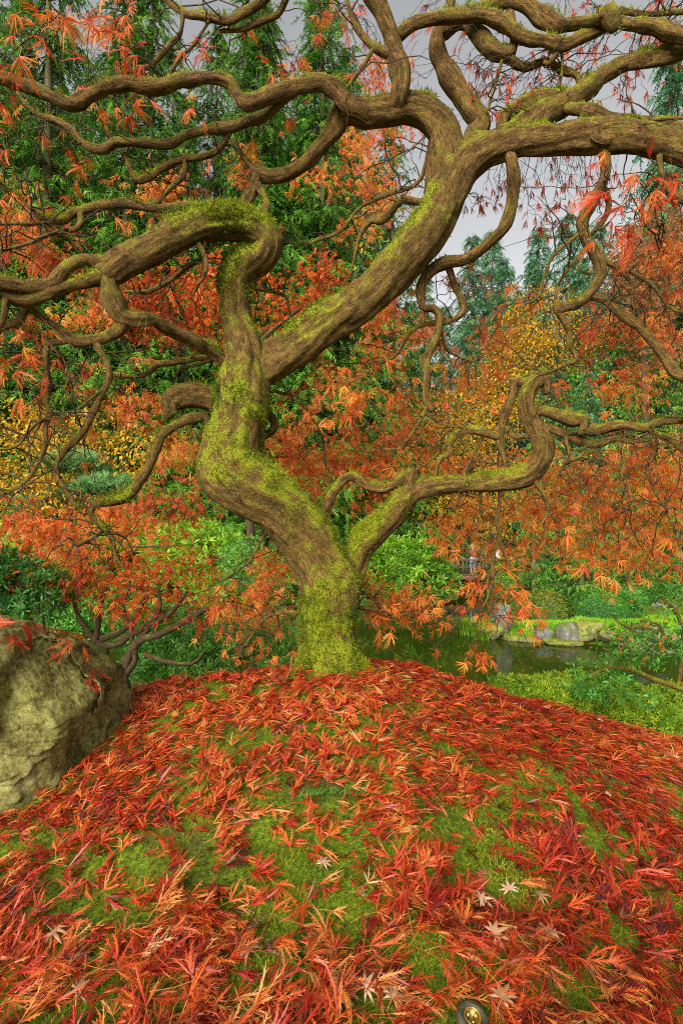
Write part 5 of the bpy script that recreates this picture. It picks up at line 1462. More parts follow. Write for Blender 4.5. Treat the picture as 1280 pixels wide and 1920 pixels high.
# left dwarf maple just behind the boulder
sh = maple_tree('low crimson laceleaf maple with dark forked stems just behind the boulder',
           [(60, 1010, 90, 50, 3.4, .5), (150, 990, 90, 40, 3.6, .5), (170, 1060, 110, 55, 3.3, .5), (260, 1040, 90, 50, 3.5, .5), (90, 1075, 80, 50, 3.2, .4), (300, 1110, 80, 45, 3.3, .4), (215, 1120, 80, 35, 3.2, .4), (20, 960, 60, 40, 3.6, .4), (350, 1060, 60, 40, 3.7, .4), (390, 1140, 60, 40, 3.2, .4),
            (310, 960, 90, 40, 4.0, .5), (330, 920, 60, 30, 4.2, .4)],
           580, 4, .056, M['maple'], .42, [[(236, 1300, 11), (232, 1270, 10), (240, 1235, 9), (262, 1200, 9), (300, 1190, 8), (345, 1165, 7), (390, 1140, 5)],
            [(238, 1262, 8), (255, 1235, 7), (246, 1200, 6), (252, 1180, 6), (225, 1208, 6), (185, 1205, 8), (150, 1160, 5), (140, 1130, 4)],
            [(180, 1206, 8), (185, 1165, 6), (190, 1130, 5), (200, 1100, 4)], [(190, 1198, 8), (240, 1175, 6), (270, 1125, 5), (280, 1090, 3)],
            [(248, 1225, 6), (280, 1175, 6), (300, 1140, 5), (296, 1100, 3)], [(215, 1204, 6), (265, 1180, 6), (320, 1150, 5), (350, 1110, 3)], [(270, 1225, 6), (310, 1240, 5), (360, 1245, 4), (380, 1225, 3)], [(250, 1180, 5), (232, 1140, 4), (245, 1095, 3)]], 3.2, .24, T_LO)

# background maples
maple_tree('pinkish orange maple crown seen between the left limb and the trunk',
           [(330, 560, 110, 45, 8, 1), (400, 600, 70, 60, 8, 1), (280, 600, 70, 40, 8, 1), (440, 540, 50, 60, 8.4, 1), (220, 560, 60, 50, 8, 1), (560, 555, 70, 45, 8.6, 1), (545, 620, 60, 40, 8.6, 1), (620, 540, 50, 40, 8.6, 1)],
           620, 4, .10, M['maple'], .47, [[(470, 1000, 10), (455, 800, 9), (450, 700, 7), (430, 600, 5), (390, 560, 3)], [(450, 720, 6), (490, 640, 5), (560, 580, 4)], [(448, 700, 5), (370, 620, 4), (290, 585, 3)]], 8, .15)
maple_tree('broad bright orange maple reaching over the pond from beyond the right edge',
           [(1000, 890, 110, 50, 7.5, 1), (1100, 900, 110, 50, 7, 1), (1200, 880, 110, 50, 6.5, 1), (1280, 900, 90, 55, 6, 1), (1060, 970, 110, 45, 7, 1), (1170, 960, 110, 45, 6.5, 1), (1260, 970, 80, 45, 6, 1), (940, 930, 60, 40, 7.5, 1), (1240, 840, 80, 40, 7, 1), (1160, 1040, 90, 30, 6.5, .8), (1250, 1060, 60, 35, 6, .8)],
           170, 4, .075, M['maple'], .72, [[(1370, 1060, 11), (1345, 1000, 9), (1300, 950, 7), (1220, 900, 5), (1150, 880, 3)], [(1340, 990, 6), (1240, 980, 5), (1140, 950, 4), (1040, 920, 3)], [(1320, 970, 5), (1300, 880, 4), (1270, 830, 3)]], 6.8, .2, T_LO)
maple_tree('rust brown maple with thin foliage at the right edge below the sky',
           [(1200, 480, 80, 50, 30, 3), (1245, 540, 60, 60, 30, 3), (1180, 560, 60, 60, 30, 3), (1265, 460, 40, 60, 30, 3), (1230, 650, 60, 50, 30, 3)],
           1100, 5, .20, M['rust'], .52, [[(1215, 1000, 10), (1210, 800, 9), (1205, 620, 7), (1215, 480, 4)], [(1208, 640, 5), (1170, 560, 3)]], 30)
maple_tree('golden yellow tree glowing in the middle distance on the right',
           [(1010, 600, 65, 55, 36, 3), (960, 640, 55, 50, 36, 3), (1060, 650, 55, 50, 36, 3), (1000, 680, 70, 40, 36, 3), (930, 700, 60, 50, 36, 3), (960, 740, 70, 40, 36, 3)],
           1700, 5, .22, M['gold'], .40, [[(1000, 1020, 9), (998, 880, 8), (1002, 760, 6), (1005, 660, 4)], [(1000, 800, 5), (955, 730, 3)]], 36, temps=T_DIA)
maple_tree('yellow and lime shrubby tree behind the low right limb',
           [(830, 780, 70, 50, 33, 3), (880, 800, 70, 50, 33, 3), (770, 830, 60, 40, 33, 3), (870, 870, 80, 40, 33, 3), (940, 790, 60, 40, 33, 3), (900, 940, 80, 50, 33, 3), (800, 960, 60, 50, 33, 3)],
           1900, 5, .20, M['gold'], .38, [[(850, 1010, 8), (852, 930, 7), (850, 850, 5)], [(851, 920, 4), (900, 850, 3)]], 33, temps=T_DIA)
maple_tree('fresh green broadleaf tree in the middle distance at the right',
           [(1130, 700, 60, 60, 34, 3), (1200, 720, 70, 60, 34, 3), (1260, 660, 50, 60, 34, 3), (1100, 780, 70, 50, 34, 3), (1250, 790, 60, 50, 34, 3), (1180, 620, 50, 40, 34, 3)],
           1500, 5, .22, M['lime'], .40, [[(1160, 1040, 9), (1158, 900, 8), (1166, 780, 6), (1150, 680, 4)], [(1160, 820, 5), (1210, 740, 3)]], 34, temps=T_DIA)
maple_tree('yellow green maple on the far bank seen through the orange leaves',
           [(1000, 900, 80, 50, 31, 3), (1110, 880, 90, 50, 31, 3), (1220, 900, 80, 60, 31, 3), (1060, 970, 90, 50, 31, 3), (1180, 980, 90, 50, 31, 3), (1270, 960, 50, 50, 31, 3), (950, 970, 60, 40, 31, 3)],
           1500, 5, .21, M['box'], .66, [[(1090, 1080, 8), (1092, 1000, 7), (1096, 930, 5), (1080, 870, 3)], [(1093, 980, 4), (1180, 920, 3)]], 31, temps=T_DIA)
maple_tree('yellow leaved shrub with pale stems on the left below the limbs',
           [(60, 860, 90, 60, 9, 1), (30, 800, 70, 50, 9.5, 1), (120, 820, 80, 45, 9.5, 1), (200, 800, 60, 30, 10, 1), (40, 920, 70, 45, 8.5, 1), (260, 850, 50, 40, 9, .8), (110, 930, 60, 40, 8.8, .8)],
           1000, 5, .075, M['gold'], .44, [[(70, 1040, 6), (66, 960, 5), (60, 880, 4), (50, 810, 3)], [(68, 980, 4), (110, 900, 3), (130, 840, 2)], [(67, 960, 4), (24, 880, 3)]], 9, temps=T_DIA, name='shrub', cat='shrub')

# lime and green shrubs
def bush(label, blobs, n, per, size, mat, tint, Y, temps=None, name='shrub', cat='shrub', tvar=.2, shell=.35, group=None, core=True, hang=-.2):
    B = np.array(blobs, float)
    x, y = B[0][0], B[0][1] + B[0][3]
    base = P(x, y, Y); base[2] = height(base[0], base[1], False)
    t = empty(name, base, label, cat, group)
    foliage('leaves', t, blobs, n, per, size, mat, temps or T_ROS, tint, tvar, shell, .6, hang, 2.0 if Y < 6 else .9, float(rng.random() * 50))
    # a few stems from the ground into every mound of foliage
    for b in blobs[:4]:
        c = P(b[0], b[1], b[4])
        zg = height(c[0], c[1], False)
        r = b[2] * b[4] / FPX
        top = c + [0, 0, .2 * b[3] * b[4] / FPX]
        stem('stem', t, [(c[0] * .6 + base[0] * .4, c[1] * .6 + base[1] * .4, min(zg, top[2] - .1) - .05, r * .06 + .01), (c[0] + .1 * r, c[1], (zg + top[2]) / 2, r * .04 + .008), (top[0], top[1], top[2], r * .02 + .004)], M['dark_bark'], moss=0, px=False, sides=6, step=.08)
    return t


bush('bright lime green shrub glowing behind the trunk on the left', [(410, 1060, 90, 55, 8, 1), (340, 1030, 60, 40, 8.2, 1), (450, 1110, 70, 45, 7.6, .9), (380, 1010, 60, 30, 8.4, .9), (250, 1005, 60, 28, 8.6, .8), (20, 1010, 30, 30, 6, .5)], 1000, 3, .10, M['lime'], .55, 8, T_ROS)
bush('rounded bright green rhododendron right of the trunk by the pond', [(760, 1060, 75, 50, 22, 2), (730, 1090, 60, 35, 21.5, 2), (800, 1090, 50, 35, 22.5, 2), (700, 1040, 40, 40, 22, 2)], 1300, 3, .26, M['lime'], .40, 22)
bush('dark glossy azalea at the left edge behind the boulder', [(40, 1095, 60, 45, 2.9, .3), (0, 1070, 50, 40, 3.0, .3), (80, 1130, 40, 25, 2.8, .25)], 420, 2, .045, M['green'], .30, 2.9)
bush('leafy green azalea under the dark forked stems', [(330, 1225, 90, 40, 4.4, .5), (400, 1245, 70, 30, 4.0, .4), (290, 1170, 90, 40, 5.0, .6), (200, 1150, 80, 40, 5.2, .6), (440, 1205, 60, 35, 4.6, .5), (130, 1180, 60, 40, 5.0, .5), (275, 1265, 50, 25, 3.8, .3)], 1700, 2, .055, M['green'], .55, 4.4)
bush('low leafy green shrub left of the trunk foot', [(520, 1180, 60, 40, 5, .5), (480, 1240, 60, 25, 4.2, .4), (470, 1060, 60, 50, 6, .6), (560, 1000, 30, 60, 7, .5)], 620, 2, .06, M['green'], .62, 5)

# clipped lime hedge on the right slope: mounds as one plant each
hd = [('clipped lime green azalea mound below the pond on the right slope', [(1165, 1340, 80, 62, 3.6, .45), (1060, 1306, 95, 34, 3.5, .35), (1215, 1372, 70, 60, 3.5, .4), (1115, 1312, 75, 44, 3.6, .4)], .70),
      ('clipped green azalea mound at the right edge below the pond', [(1285, 1345, 55, 60, 3.9, .4)], .64),
      ('flat yellow green azalea at the edge of the red leaf drift', [(990, 1292, 70, 14, 3.3, .25), (1060, 1300, 50, 16, 3.2, .2)], .78)]
for lab, bl, ti in hd:
    bush(lab, bl, 2600 if len(bl) > 2 else 900, 2, .030, M['box'], ti, bl[0][4], T_ROS, 'azalea', 'shrub', .22, .30, 'clipped azaleas on the slope')

# loose branch of glossy leaves reaching in from the right
rh = empty('rhododendron', P(1290, 1330, 3.0), 'loose glossy green shrub with a bare brown branch reaching in from the right edge', 'shrub')
zg = height(rh.location[0], rh.location[1], False)
rh.location[2] = zg
for st in [[(1330, 1420, 7), (1300, 1310, 7), (1270, 1290, 6), (1220, 1272, 6), (1180, 1255, 5), (1140, 1252, 4), (1100, 1270, 3)], [(1270, 1290, 4), (1275, 1240, 4), (1250, 1200, 4), (1215, 1178, 4), (1175, 1175, 3), (1150, 1160, 2)], [(1245, 1195, 3), (1232, 1170, 3), (1200, 1163, 2)],
           [(1300, 1300, 5), (1282, 1200, 5), (1268, 1150, 4), (1240, 1120, 3)], [(1180, 1256, 3), (1160, 1230, 3), (1130, 1215, 2)]]:
    stem('branch', rh, st, M['bark'], 3.0, .15, 7, step=.03)
foliage('leaves', rh, [(1150, 1230, 60, 22, 3, .25), (1200, 1200, 60, 30, 3, .25), (1120, 1265, 50, 22, 3, .2), (1250, 1220, 40, 40, 3, .25), (1100, 1290, 40, 25, 3, .2), (1260, 1150, 40, 40, 3, .25), (1180, 1290, 50, 30, 3.0, .2), (1240, 1100, 50, 30, 3.1, .25), (1140, 1190, 40, 15, 3, .2)], 230, 2, .042, M['green'], T_ROS, .45, .22, .9, 1.0, .1)
foliage('withered_leaves', rh, [(1180, 1200, 90, 40, 3, .25), (1240, 1180, 40, 60, 3, .25)], 55, 1, .03, M['maple'], T_STAR, .6, .15, .9, 1.0, .4)['label'] = 'orange leaves caught among the green ones'

# ------------------------------------------------------------------ far bank
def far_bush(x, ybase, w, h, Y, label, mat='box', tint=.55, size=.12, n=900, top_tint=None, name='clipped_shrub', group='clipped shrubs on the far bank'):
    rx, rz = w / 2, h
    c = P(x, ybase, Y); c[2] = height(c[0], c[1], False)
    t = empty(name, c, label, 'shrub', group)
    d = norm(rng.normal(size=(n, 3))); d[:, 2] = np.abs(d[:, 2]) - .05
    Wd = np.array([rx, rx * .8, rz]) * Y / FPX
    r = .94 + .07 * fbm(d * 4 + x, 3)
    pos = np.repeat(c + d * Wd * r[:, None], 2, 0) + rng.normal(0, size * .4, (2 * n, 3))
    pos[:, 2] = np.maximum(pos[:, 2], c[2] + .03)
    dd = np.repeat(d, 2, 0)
    tt = tint - .14 + .22 * fbm(pos * 1.6, 2) + .36 * dd[:, 2] + rng.normal(0, .1, 2 * n)  # olive tops; lower sides tinted darker to stand in for shade
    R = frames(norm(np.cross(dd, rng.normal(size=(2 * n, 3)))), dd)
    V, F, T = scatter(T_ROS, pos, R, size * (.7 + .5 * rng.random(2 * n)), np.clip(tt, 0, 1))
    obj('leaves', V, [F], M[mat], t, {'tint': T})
    k = 20; m = 8                                     # solid dark core standing in for the shaded inside of the bush
    th = np.linspace(0, 6.2832, k, endpoint=False); ph = np.linspace(0, 1.45, m)
    V = np.stack([np.cos(th)[None] * np.cos(ph)[:, None] * Wd[0] * .86, np.sin(th)[None] * np.cos(ph)[:, None] * Wd[1] * .86, np.sin(ph)[:, None] * Wd[2] * .88 + 0 * th[None]], -1).reshape(-1, 3) + c
    ix = np.arange(m * k).reshape(m, k)
    q = np.stack([ix[:-1], np.roll(ix[:-1], -1, 1), np.roll(ix[1:], -1, 1), ix[1:]], -1).reshape(-1, 4)
    obj('shade_core', V, [q], M['dark_bark'], t, {'grain': V, 'moss': np.zeros(len(V))}, True)
    return t


far_bush(1022, 1147, 98, 52, 19.6, 'round dome clipped shrub with an olive top on the far bank', 'boxwood', tint=.50, n=1700)
far_bush(1128, 1149, 140, 46, 20.0, 'wide low clipped green shrub right of the round dome', 'green', tint=.42, n=1900)
far_bush(990, 1135, 50, 30, 22, 'small bluish green shrub left of the round dome', 'green', .7, n=500)
far_bush(1185, 1140, 90, 40, 23, 'loose green shrub at the right end of the far lawn', 'green', .6, n=800)
far_bush(1060, 1112, 150, 70, 27, 'tall dark rhododendron behind the round dome', 'green', .26, .2, 1300)
far_bush(955, 1108, 90, 75, 28, 'yellow green shrub at the right end of the bridge', 'box', .42, .2, 900)
far_bush(1220, 1105, 170, 80, 27, 'broad dark shrub behind the lawn at the right', 'green', .24, .22, 1300)
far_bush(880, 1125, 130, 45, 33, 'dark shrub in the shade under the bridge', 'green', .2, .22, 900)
far_bush(690, 1118, 110, 60, 26, 'dark green shrub on the far shore behind the trunk', 'green', .40, .22, 900)

rocks = [(942, 1180, 34, 50, 17.2, 'grey_rock', 'pale grey upright stone at the tip of the far bank'), (920, 1196, 40, 26, 17.0, 'moss_rock', 'mossy stone at the left foot of the upright grey stone'), (1018, 1196, 34, 26, 16.5, 'grey_rock', 'grey flat stone at the water line left of the mossy boulders'),
         (1065, 1196, 44, 34, 16.4, 'grey_rock', 'round grey boulder with a mossy cap at the water line'), (1100, 1196, 46, 34, 16.3, 'moss_rock', 'mossy boulder right of the round grey boulder'), (1048, 1208, 70, 12, 16.3, 'moss_rock', 'low mossy ledge in the water before the grey boulder'),
         (985, 1204, 40, 14, 16.7, 'moss_rock', 'small yellow mossy stone left of the ledge'), (960, 1204, 30, 14, 16.8, 'moss_rock', 'small dark mossy stone below the upright grey stone'), (1003, 1206, 26, 12, 16.6, 'moss_rock', 'lime mossy cobble between the ledge and the yellow stone'), (1135, 1200, 40, 24, 16.0, 'moss_rock', 'brown mossy stone at the right of the shore boulders'),
         (1245, 1150, 44, 26, 22, 'grey_rock', 'grey stone among the shrubs at the right edge'), (932, 1165, 24, 22, 17.8, 'grey_rock', 'small white stone behind the upright grey stone'), (835, 1120, 60, 20, 30, 'moss_rock', 'dark shore stone under the bridge end'), (1210, 1185, 60, 18, 15.2, 'grey_rock', 'flat pale pebble bank stone at the right of the pond')]
for x, y, wd, hh, Y, m, lab in rocks:
    s0 = Y / FPX
    r3 = np.random.default_rng(int(x * 7 + y))
    pl = [(norm(r3.normal(size=3)), .82 + .25 * r3.random()) for _ in range(10)] + [(q_, 1.0) for q_ in ((0, 0, 1), (0, 0, -1), (1, 0, 0), (-1, 0, 0), (0, 1, 0), (0, -1, 0))]
    V, F = plane_rock(pl, 4, .09, x * .1, (wd * .48 * s0, wd * .42 * s0, hh * .54 * s0), 20)
    c = P(x, y - hh * .42, Y)
    o = obj('shore_rock', V, [F], M[m], smooth=True); o.location = [float(v) for v in c]
    tag(o, lab, 'rock', 'stones along the far bank')

# grass of the far lawn, pebbles
NG = 26000
Xg = 4.6 + 10 * rng.random(NG); Yg = 16.2 + 3.4 * rng.random(NG)
dg = pond_sd(Xg, Yg); k = dg > .25
Xg, Yg = Xg[k], Yg[k]; zg = height(Xg, Yg, False); n = len(Xg)
d = norm(np.stack([rng.normal(0, .45, n), rng.normal(0, .45, n), np.ones(n)], -1)); L = .05 + .08 * rng.random(n)
s2 = norm(np.cross(d, rng.normal(size=(n, 3)))) * .022
b = np.stack([Xg, Yg, zg], -1)
V = np.stack([b - s2, b + s2, b + d * L[:, None]], 1).reshape(-1, 3)
o = obj('lawn_grass', V, [np.arange(n * 3).reshape(-1, 3)], M['grass'], attrs={'tint': np.repeat(np.clip(.5 + .35 * fbm(np.stack([Xg, Yg, 0 * Xg], -1) * .8, 2) + rng.normal(0, .15, n), 0, 1), 3)})
tag(o, 'vivid green grass on the far bank of the pond', kind='stuff')
pr, pfc = plane_rock([(norm(rng.normal(size=3)), .85) for _ in range(6)] + [(q_, 1.0) for q_ in ((0, 0, 1), (0, 0, -1), (1, 0, 0), (-1, 0, 0), (0, 1, 0), (0, -1, 0))], 1, .05, 4., (1, .8, .5), 12)
NP = 900
Xp = 8.5 + 3.5 * rng.random(NP); Yp = 15.0 + 1.8 * rng.random(NP)
Rp = frames(norm(rng.normal(size=(NP, 3)) * [1, 1, .2]), norm(rng.normal(size=(NP, 3)) * .3 + [0, 0, 1]))
V, F, T = scatter([(pr, pfc, np.zeros(len(pr)))], np.stack([Xp, Yp, np.maximum(height(Xp, Yp, False), 0) + .01], -1), Rp, .05 + .07 * rng.random(NP), np.zeros(NP))
o = obj('pebbles', V, [F], M['grey_rock'])
tag(o, 'grey pebbles on the shore at the right of the pond', kind='stuff')

# leaves afloat
NW = 240
Xw = -2 + 9 * rng.random(NW); Yw = 8.5 + 8 * rng.random(NW)
V, F, T = scatter(T_STAR, np.stack([Xw, Yw, np.full(NW, .006)], -1), frames(norm(rng.normal(size=(NW, 3)) * [1, 1, 0]), np.tile([0, 0, 1.], (NW, 1))), .05 + .03 * rng.random(NW), .6 + .2 * rng.normal(size=NW))
V[:, 2] = np.maximum(V[:, 2], .004)
o = obj('floating_leaves', V, [F], M['maple'], attrs={'tint': T}); tag(o, 'scattered fallen leaves floating on the pond', kind='stuff')

# sedge clump on the tip of the bank
for x, y, Y, h_, lab in [(880, 1170, 17.6, .95, 'arching yellow green sedge clump at the tip of the far bank'), (905, 1205, 16.9, .6, 'small pale sedge tuft at the water line')]:
    c = P(x, y, Y); c[2] = max(height(c[0], c[1], False), 0) 
    t = empty('sedge', c, lab, 'plant')
    V = []; F = []; T = []
    for i in range(160):
        a = rng.random() * 6.283; out = .35 + .9 * rng.random(); w0 = .012
        p0 = c + [rng.normal() * .12, rng.normal() * .12, 0]
        dr = np.array([math.cos(a), math.sin(a), 0]); sd0 = np.array([-math.sin(a), math.cos(a), 0]) * w0
        b0 = len(V)
        for q in (0, .35, .7, 1):
            pt_ = p0 + dr * out * h_ * q ** 1.5 + [0, 0, h_ * (1.5 * q - .9 * q * q) * .95]
            V += [pt_ - sd0 * (1 - q * .9), pt_ + sd0 * (1 - q * .9)]; T += [.45 + .3 * q + .1 * rng.normal()] * 2
        for q in range(3): F.append([b0 + 2 * q, b0 + 2 * q + 1, b0 + 2 * q + 3, b0 + 2 * q + 2])
    obj('blades', np.array(V), [np.array(F)], M['box'], t, {'tint': np.array(T)})['kind'] = 'stuff'

# ------------------------------------------------------------------ bridge with two people
def box(c, s):
    c = np.array(c, float); s = np.array(s, float) / 2
    v = np.array([(x, y, z) for x in (-1, 1) for y in (-1, 1) for z in (-1, 1)], float) * s + c
    f = np.array([[0, 1, 3, 2], [4, 6, 7, 5], [0, 4, 5, 1], [2, 3, 7, 6], [0, 2, 6, 4], [1, 5, 7, 3]])
    return v, f


br = empty('wooden_bridge', P(880, 1081, 31), 'low weathered wooden footbridge with railings over the far end of the pond', 'bridge')
BX, BY, BZ = [float(v) for v in br.location]
for dy in (-.75, .75):
    V, F = box((0, dy, .0), (3.9, .14, .26)); put('beam', new_mesh('beam', V, [F], M['wood']), br, (0, 0, 0))
pv, pfk = box((0, 0, 0), (.19, 1.7, .05)); pme = new_mesh('plank', pv, [pfk], M['wood'])
for i in range(19):
    o = put('plank', pme, br, (-1.85 + i * .205, 0, .157 + .006 * rng.normal())); o.rotation_euler = (0, 0, .01 * rng.normal())
pv, pfk = box((0, 0, .45), (.09, .09, .9)); pme = new_mesh('rail_post', pv, [pfk], M['wood'])
rl_ = None
for dy in (-.78, .78):
    for i in range(7):
        put('rail_post', pme, br, (-1.8 + i * .6, dy, .16))
    for z, hh in ((1.04, .07), (.62, .05)):
        V, F = box((0, dy, z), (4.0, .11 if z > 1 else .05, hh)); put('handrail', new_mesh('handrail', V, [F], M['wood']), br, (0, 0, 0))


def skin_mesh(name, joints, edges, mat, parent, sub=2):
    me = bpy.data.meshes.new(name)
    me.from_pydata([j[:3] for j in joints], edges, [])
    o = bpy.data.objects.new(name, me); COL.objects.link(o)
    sk = o.modifiers.new('skin', 'SKIN')
    for i, j in enumerate(joints):
        v = me.skin_vertices[0].data[i]
        v.radius = (j[3], j[4] if len(j) > 4 else j[3]); v.use_root = (i == 0)
    ss = o.modifiers.new('sub', 'SUBSURF'); ss.levels = sub; ss.render_levels = sub
    me.materials.append(mat)
    o.parent = parent
    for p_ in me.polygons: p_.use_smooth = True
    return o


def person(loc, rz, label, top, legs, hair, bend=0.0):
    t = empty('person', loc, label, 'person', 'people on the bridge'); t.rotation_euler = (0, 0, rz)
    J = [(0, 0, .93, .135, .10), (0, 0, 1.15, .13, .09), (0, .01, 1.36, .16, .10), (0, .0, 1.48, .055), (0, -.02, 1.57, .075, .085), (0, -.02, 1.67, .08, .095), (0, -.01, 1.73, .05, .06),
         (.19, 0, 1.40, .055), (.25, .02, 1.14, .045), (.20, -.14, .95, .036), (.18, -.20, .90, .03), (-.19, 0, 1.40, .055), (-.25, .02, 1.14, .045), (-.20, -.14, .95, .036), (-.18, -.20, .90, .03),
         (.095, 0, .86, .088), (.10, -.01, .48, .065), (.10, .02, .09, .045), (.10, -.12, .03, .035), (-.095, 0, .86, .088), (-.10, -.01, .48, .065), (-.10, .02, .09, .045), (-.10, -.12, .03, .035)]
    E = [(0, 1), (1, 2), (2, 3), (3, 4), (4, 5), (5, 6), (2, 7), (7, 8), (8, 9), (9, 10), (2, 11), (11, 12), (12, 13), (13, 14), (0, 15), (15, 16), (16, 17), (17, 18), (0, 19), (19, 20), (20, 21), (21, 22)]
    skin_mesh('body', J, E, M['skin'], t)
    g = 1.18
    JJ = [tuple(list(j[:3]) + [j[3] * g, (j[4] if len(j) > 4 else j[3]) * g]) for j in J]
    s_ = [0, 1, 2, 7, 8, 9, 11, 12, 13]
    m_ = {a: i for i, a in enumerate(s_)}
    skin_mesh('jacket', [JJ[i] for i in s_], [(m_[a], m_[b]) for a, b in E if a in m_ and b in m_], top, t)
    s_ = [0, 15, 16, 17, 19, 20, 21]; m_ = {a: i for i, a in enumerate(s_)}
    skin_mesh('trousers', [JJ[i] for i in s_], [(m_[a], m_[b]) for a, b in E if a in m_ and b in m_], legs, t)
    V, F = lathe([(.098, -.06), (.104, .0), (.10, .05), (.07, .095), (.03, .115), (.001, .118)], 20)
    V[:, 1] = V[:, 1] * 1.08 + .025
    o = put('hair', new_mesh('hair', V, [F], hair, smooth=True), t, (0, 0, 1.655))
    for sx in (-1, 1):
        skin_mesh('shoe', [(sx * .10, .05, .035, .045), (sx * .10, -.05, .035, .042), (sx * .10, -.15, .03, .035)], [(0, 1), (1, 2)], M['black_rubber'], t, 1)
    return t


person((BX + .12, BY - .2, BZ + .182), .3, 'person with grey hair in a dark jacket and light blue jeans at the bridge rail', M['jacket_dark'], M['jeans'], M['hair_grey'])
person((BX + 1.75, BY + .2, BZ + .182), -.7, 'person in a pale jacket half hidden by leaves at the right end of the bridge', M['jacket_pale'], M['jacket_dark'], M['hair_brown'])

# ------------------------------------------------------------------ cloud-pruned pine on the left
pt_ = empty('garden_pine', P(140, 1010, 9.0), 'blue green cloud-pruned pine with flat needle pads on the left', 'tree')
pt_.location[2] = height(pt_.location[0], pt_.location[1], False)
stem('trunk', pt_, [(150, 1180, 9), (146, 1040, 8), (130, 980, 7), (142, 930, 6), (150, 900, 5), (148, 870, 3)], M['dark_bark'], 9, .1, 10)
for st in [[(132, 975, 5), (90, 960, 4), (60, 955, 3)], [(140, 935, 4), (180, 925, 3), (215, 920, 2)], [(149, 900, 3), (120, 880, 2), (100, 870, 2)], [(149, 900, 3), (175, 885, 2), (195, 868, 2)]]:
    stem('branch', pt_, st, M['dark_bark'], 9, .05, 6)
for bl in [[(110, 872, 32, 16, 9, .35), (140, 866, 45, 18, 9, .4), (175, 870, 32, 18, 9, .35)], [(200, 912, 48, 20, 9, .4), (165, 918, 30, 14, 9, .3)], [(75, 955, 40, 24, 9, .4), (95, 935, 25, 12, 9, .3)]]:
    c, d, k = inside(bl, 520, .8)
    c[:, 2] += 0
    ax = norm(rng.normal(0, .5, (520, 3)) + [0, 0, 1.0] + d * [.8, .8, .3])
    xx = norm(np.cross(ax, rng.normal(size=(520, 3)))); R = np.stack([xx, np.cross(ax, xx), ax], -1)
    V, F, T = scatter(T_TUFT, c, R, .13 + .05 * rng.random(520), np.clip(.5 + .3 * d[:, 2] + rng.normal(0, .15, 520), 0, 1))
    obj('needle_pad', V, [F], M['pine'], pt_, {'tint': T})

# ------------------------------------------------------------------ conifers
def conifer_mesh(seed, H=30.0, spread=4.2, low=.5, levels=58, per=6, droop=.35, fs=.85, nspray=13, mat='fir', topshape=1.0):
    r = np.random.default_rng(seed)
    pos, ax, nr, sc, ti = [], [], [], [], []
    bV, bF, nb = [], [], 0
    for i in range(levels):
        z = low + (H - low) * (i + r.random()) / levels
        f = z / H
        Lb = spread * (1 - f) ** .75 * (0.75 + .45 * r.random()) + .25
        for k in range(per):
            if r.random() < .12: continue
            a = r.random() * 6.283
            Lk = Lb * (.6 + .55 * r.random())
            dr = np.array([math.cos(a), math.sin(a), 0])
            dp = droop * (1.1 - .5 * f) * (0.7 + .6 * r.random())
            n = max(4, int(nspray * Lk / spread) + 3)
            bt = .25 * r.normal() * .5
            for j in range(n):
                t = .18 + .82 * (j + r.random()) / n
                p = dr * Lk * t + [0, 0, z + Lk * (.18 * t - dp * t * t)]
                sg = 1 if j % 2 else -1
                sdv = np.array([-dr[1], dr[0], 0]) * sg
                w = Lk * .28 * (1 - .6 * t)
                pos.append(p + sdv * w * r.random() + r.normal(0, .08, 3)); ax.append(norm(dr * .7 + sdv * .7 * r.random() + [0, 0, -.45 - .3 * r.random()] + r.normal(0, .2, 3)))
                nr.append(norm(np.array([0, 0, 1.]) + dr * .4 + r.normal(0, .3, 3))); sc.append(fs * (.6 + .6 * r.random()) * (1 - .35 * f)); ti.append(.40 + bt + .12 * r.normal() + .12 * t)
            # the bough itself
            q = [0, .5, 1]
            pts = np.array([dr * Lk * t + [0, 0, z + Lk * (.18 * t - dp * t * t)] for t in q])
            s_ = np.array([-dr[1], dr[0], 0]) * .035
            u_ = np.array([0, 0, .04])
            for c_, w_ in zip(pts, (1, .6, .15)): bV += [c_ - s_ * w_, c_ + s_ * w_, c_ + u_ * w_]
            for m in range(2):
                b0 = nb + m * 3
                for e in range(3): bF.append([b0 + e, b0 + (e + 1) % 3, b0 + 3 + (e + 1) % 3, b0 + 3 + e])
            nb += 9
    tt = np.clip(np.array(ti), 0, 1)
    global rng
    V, F, T = scatter(T_FROND, np.array(pos), frames(np.array(ax), np.array(nr)), np.array(sc), tt)
    crown = new_mesh('crown', V, [F], M[mat], {'tint': T})
    bV = np.array(bV)
    boughs = new_mesh('boughs', bV, [np.array(bF)], M['far_bark'], {'grain': bV, 'moss': np.zeros(len(bV))})
    C = np.array([(0.0, 0, -1.0, .46, .1), (.02, .02, H * .1, .40, .1), (-.05, .05, H * .4, .30, .05), (0, 0, H * .75, .14, 0), (0, 0, H, .02, 0)])
    D, s = resample(catmull(C, 8), .5)
    V, F, g, mo, nn = sweep(D, 16, .14, .05, seed)
    trunk = new_mesh('trunk', V, F, M['far_bark'], {'grain': g, 'moss': mo}, True)
    return trunk, crown, boughs


CF = [conifer_mesh(1, 34, 4.8, 7.5, 58, 8, .42, .95, 13), conifer_mesh(2, 31, 4.2, 4.5, 60, 8, .5, .85, 12), conifer_mesh(3, 32, 4.6, 1.0, 64, 8, .40, .9, 12),
      conifer_mesh(4, 26, 4.6, .6, 46, 9, .30, 1.15, 12, 'far_fir'), conifer_mesh(5, 30, 5.2, .6, 52, 9, .28, 1.25, 12, 'far_fir')]


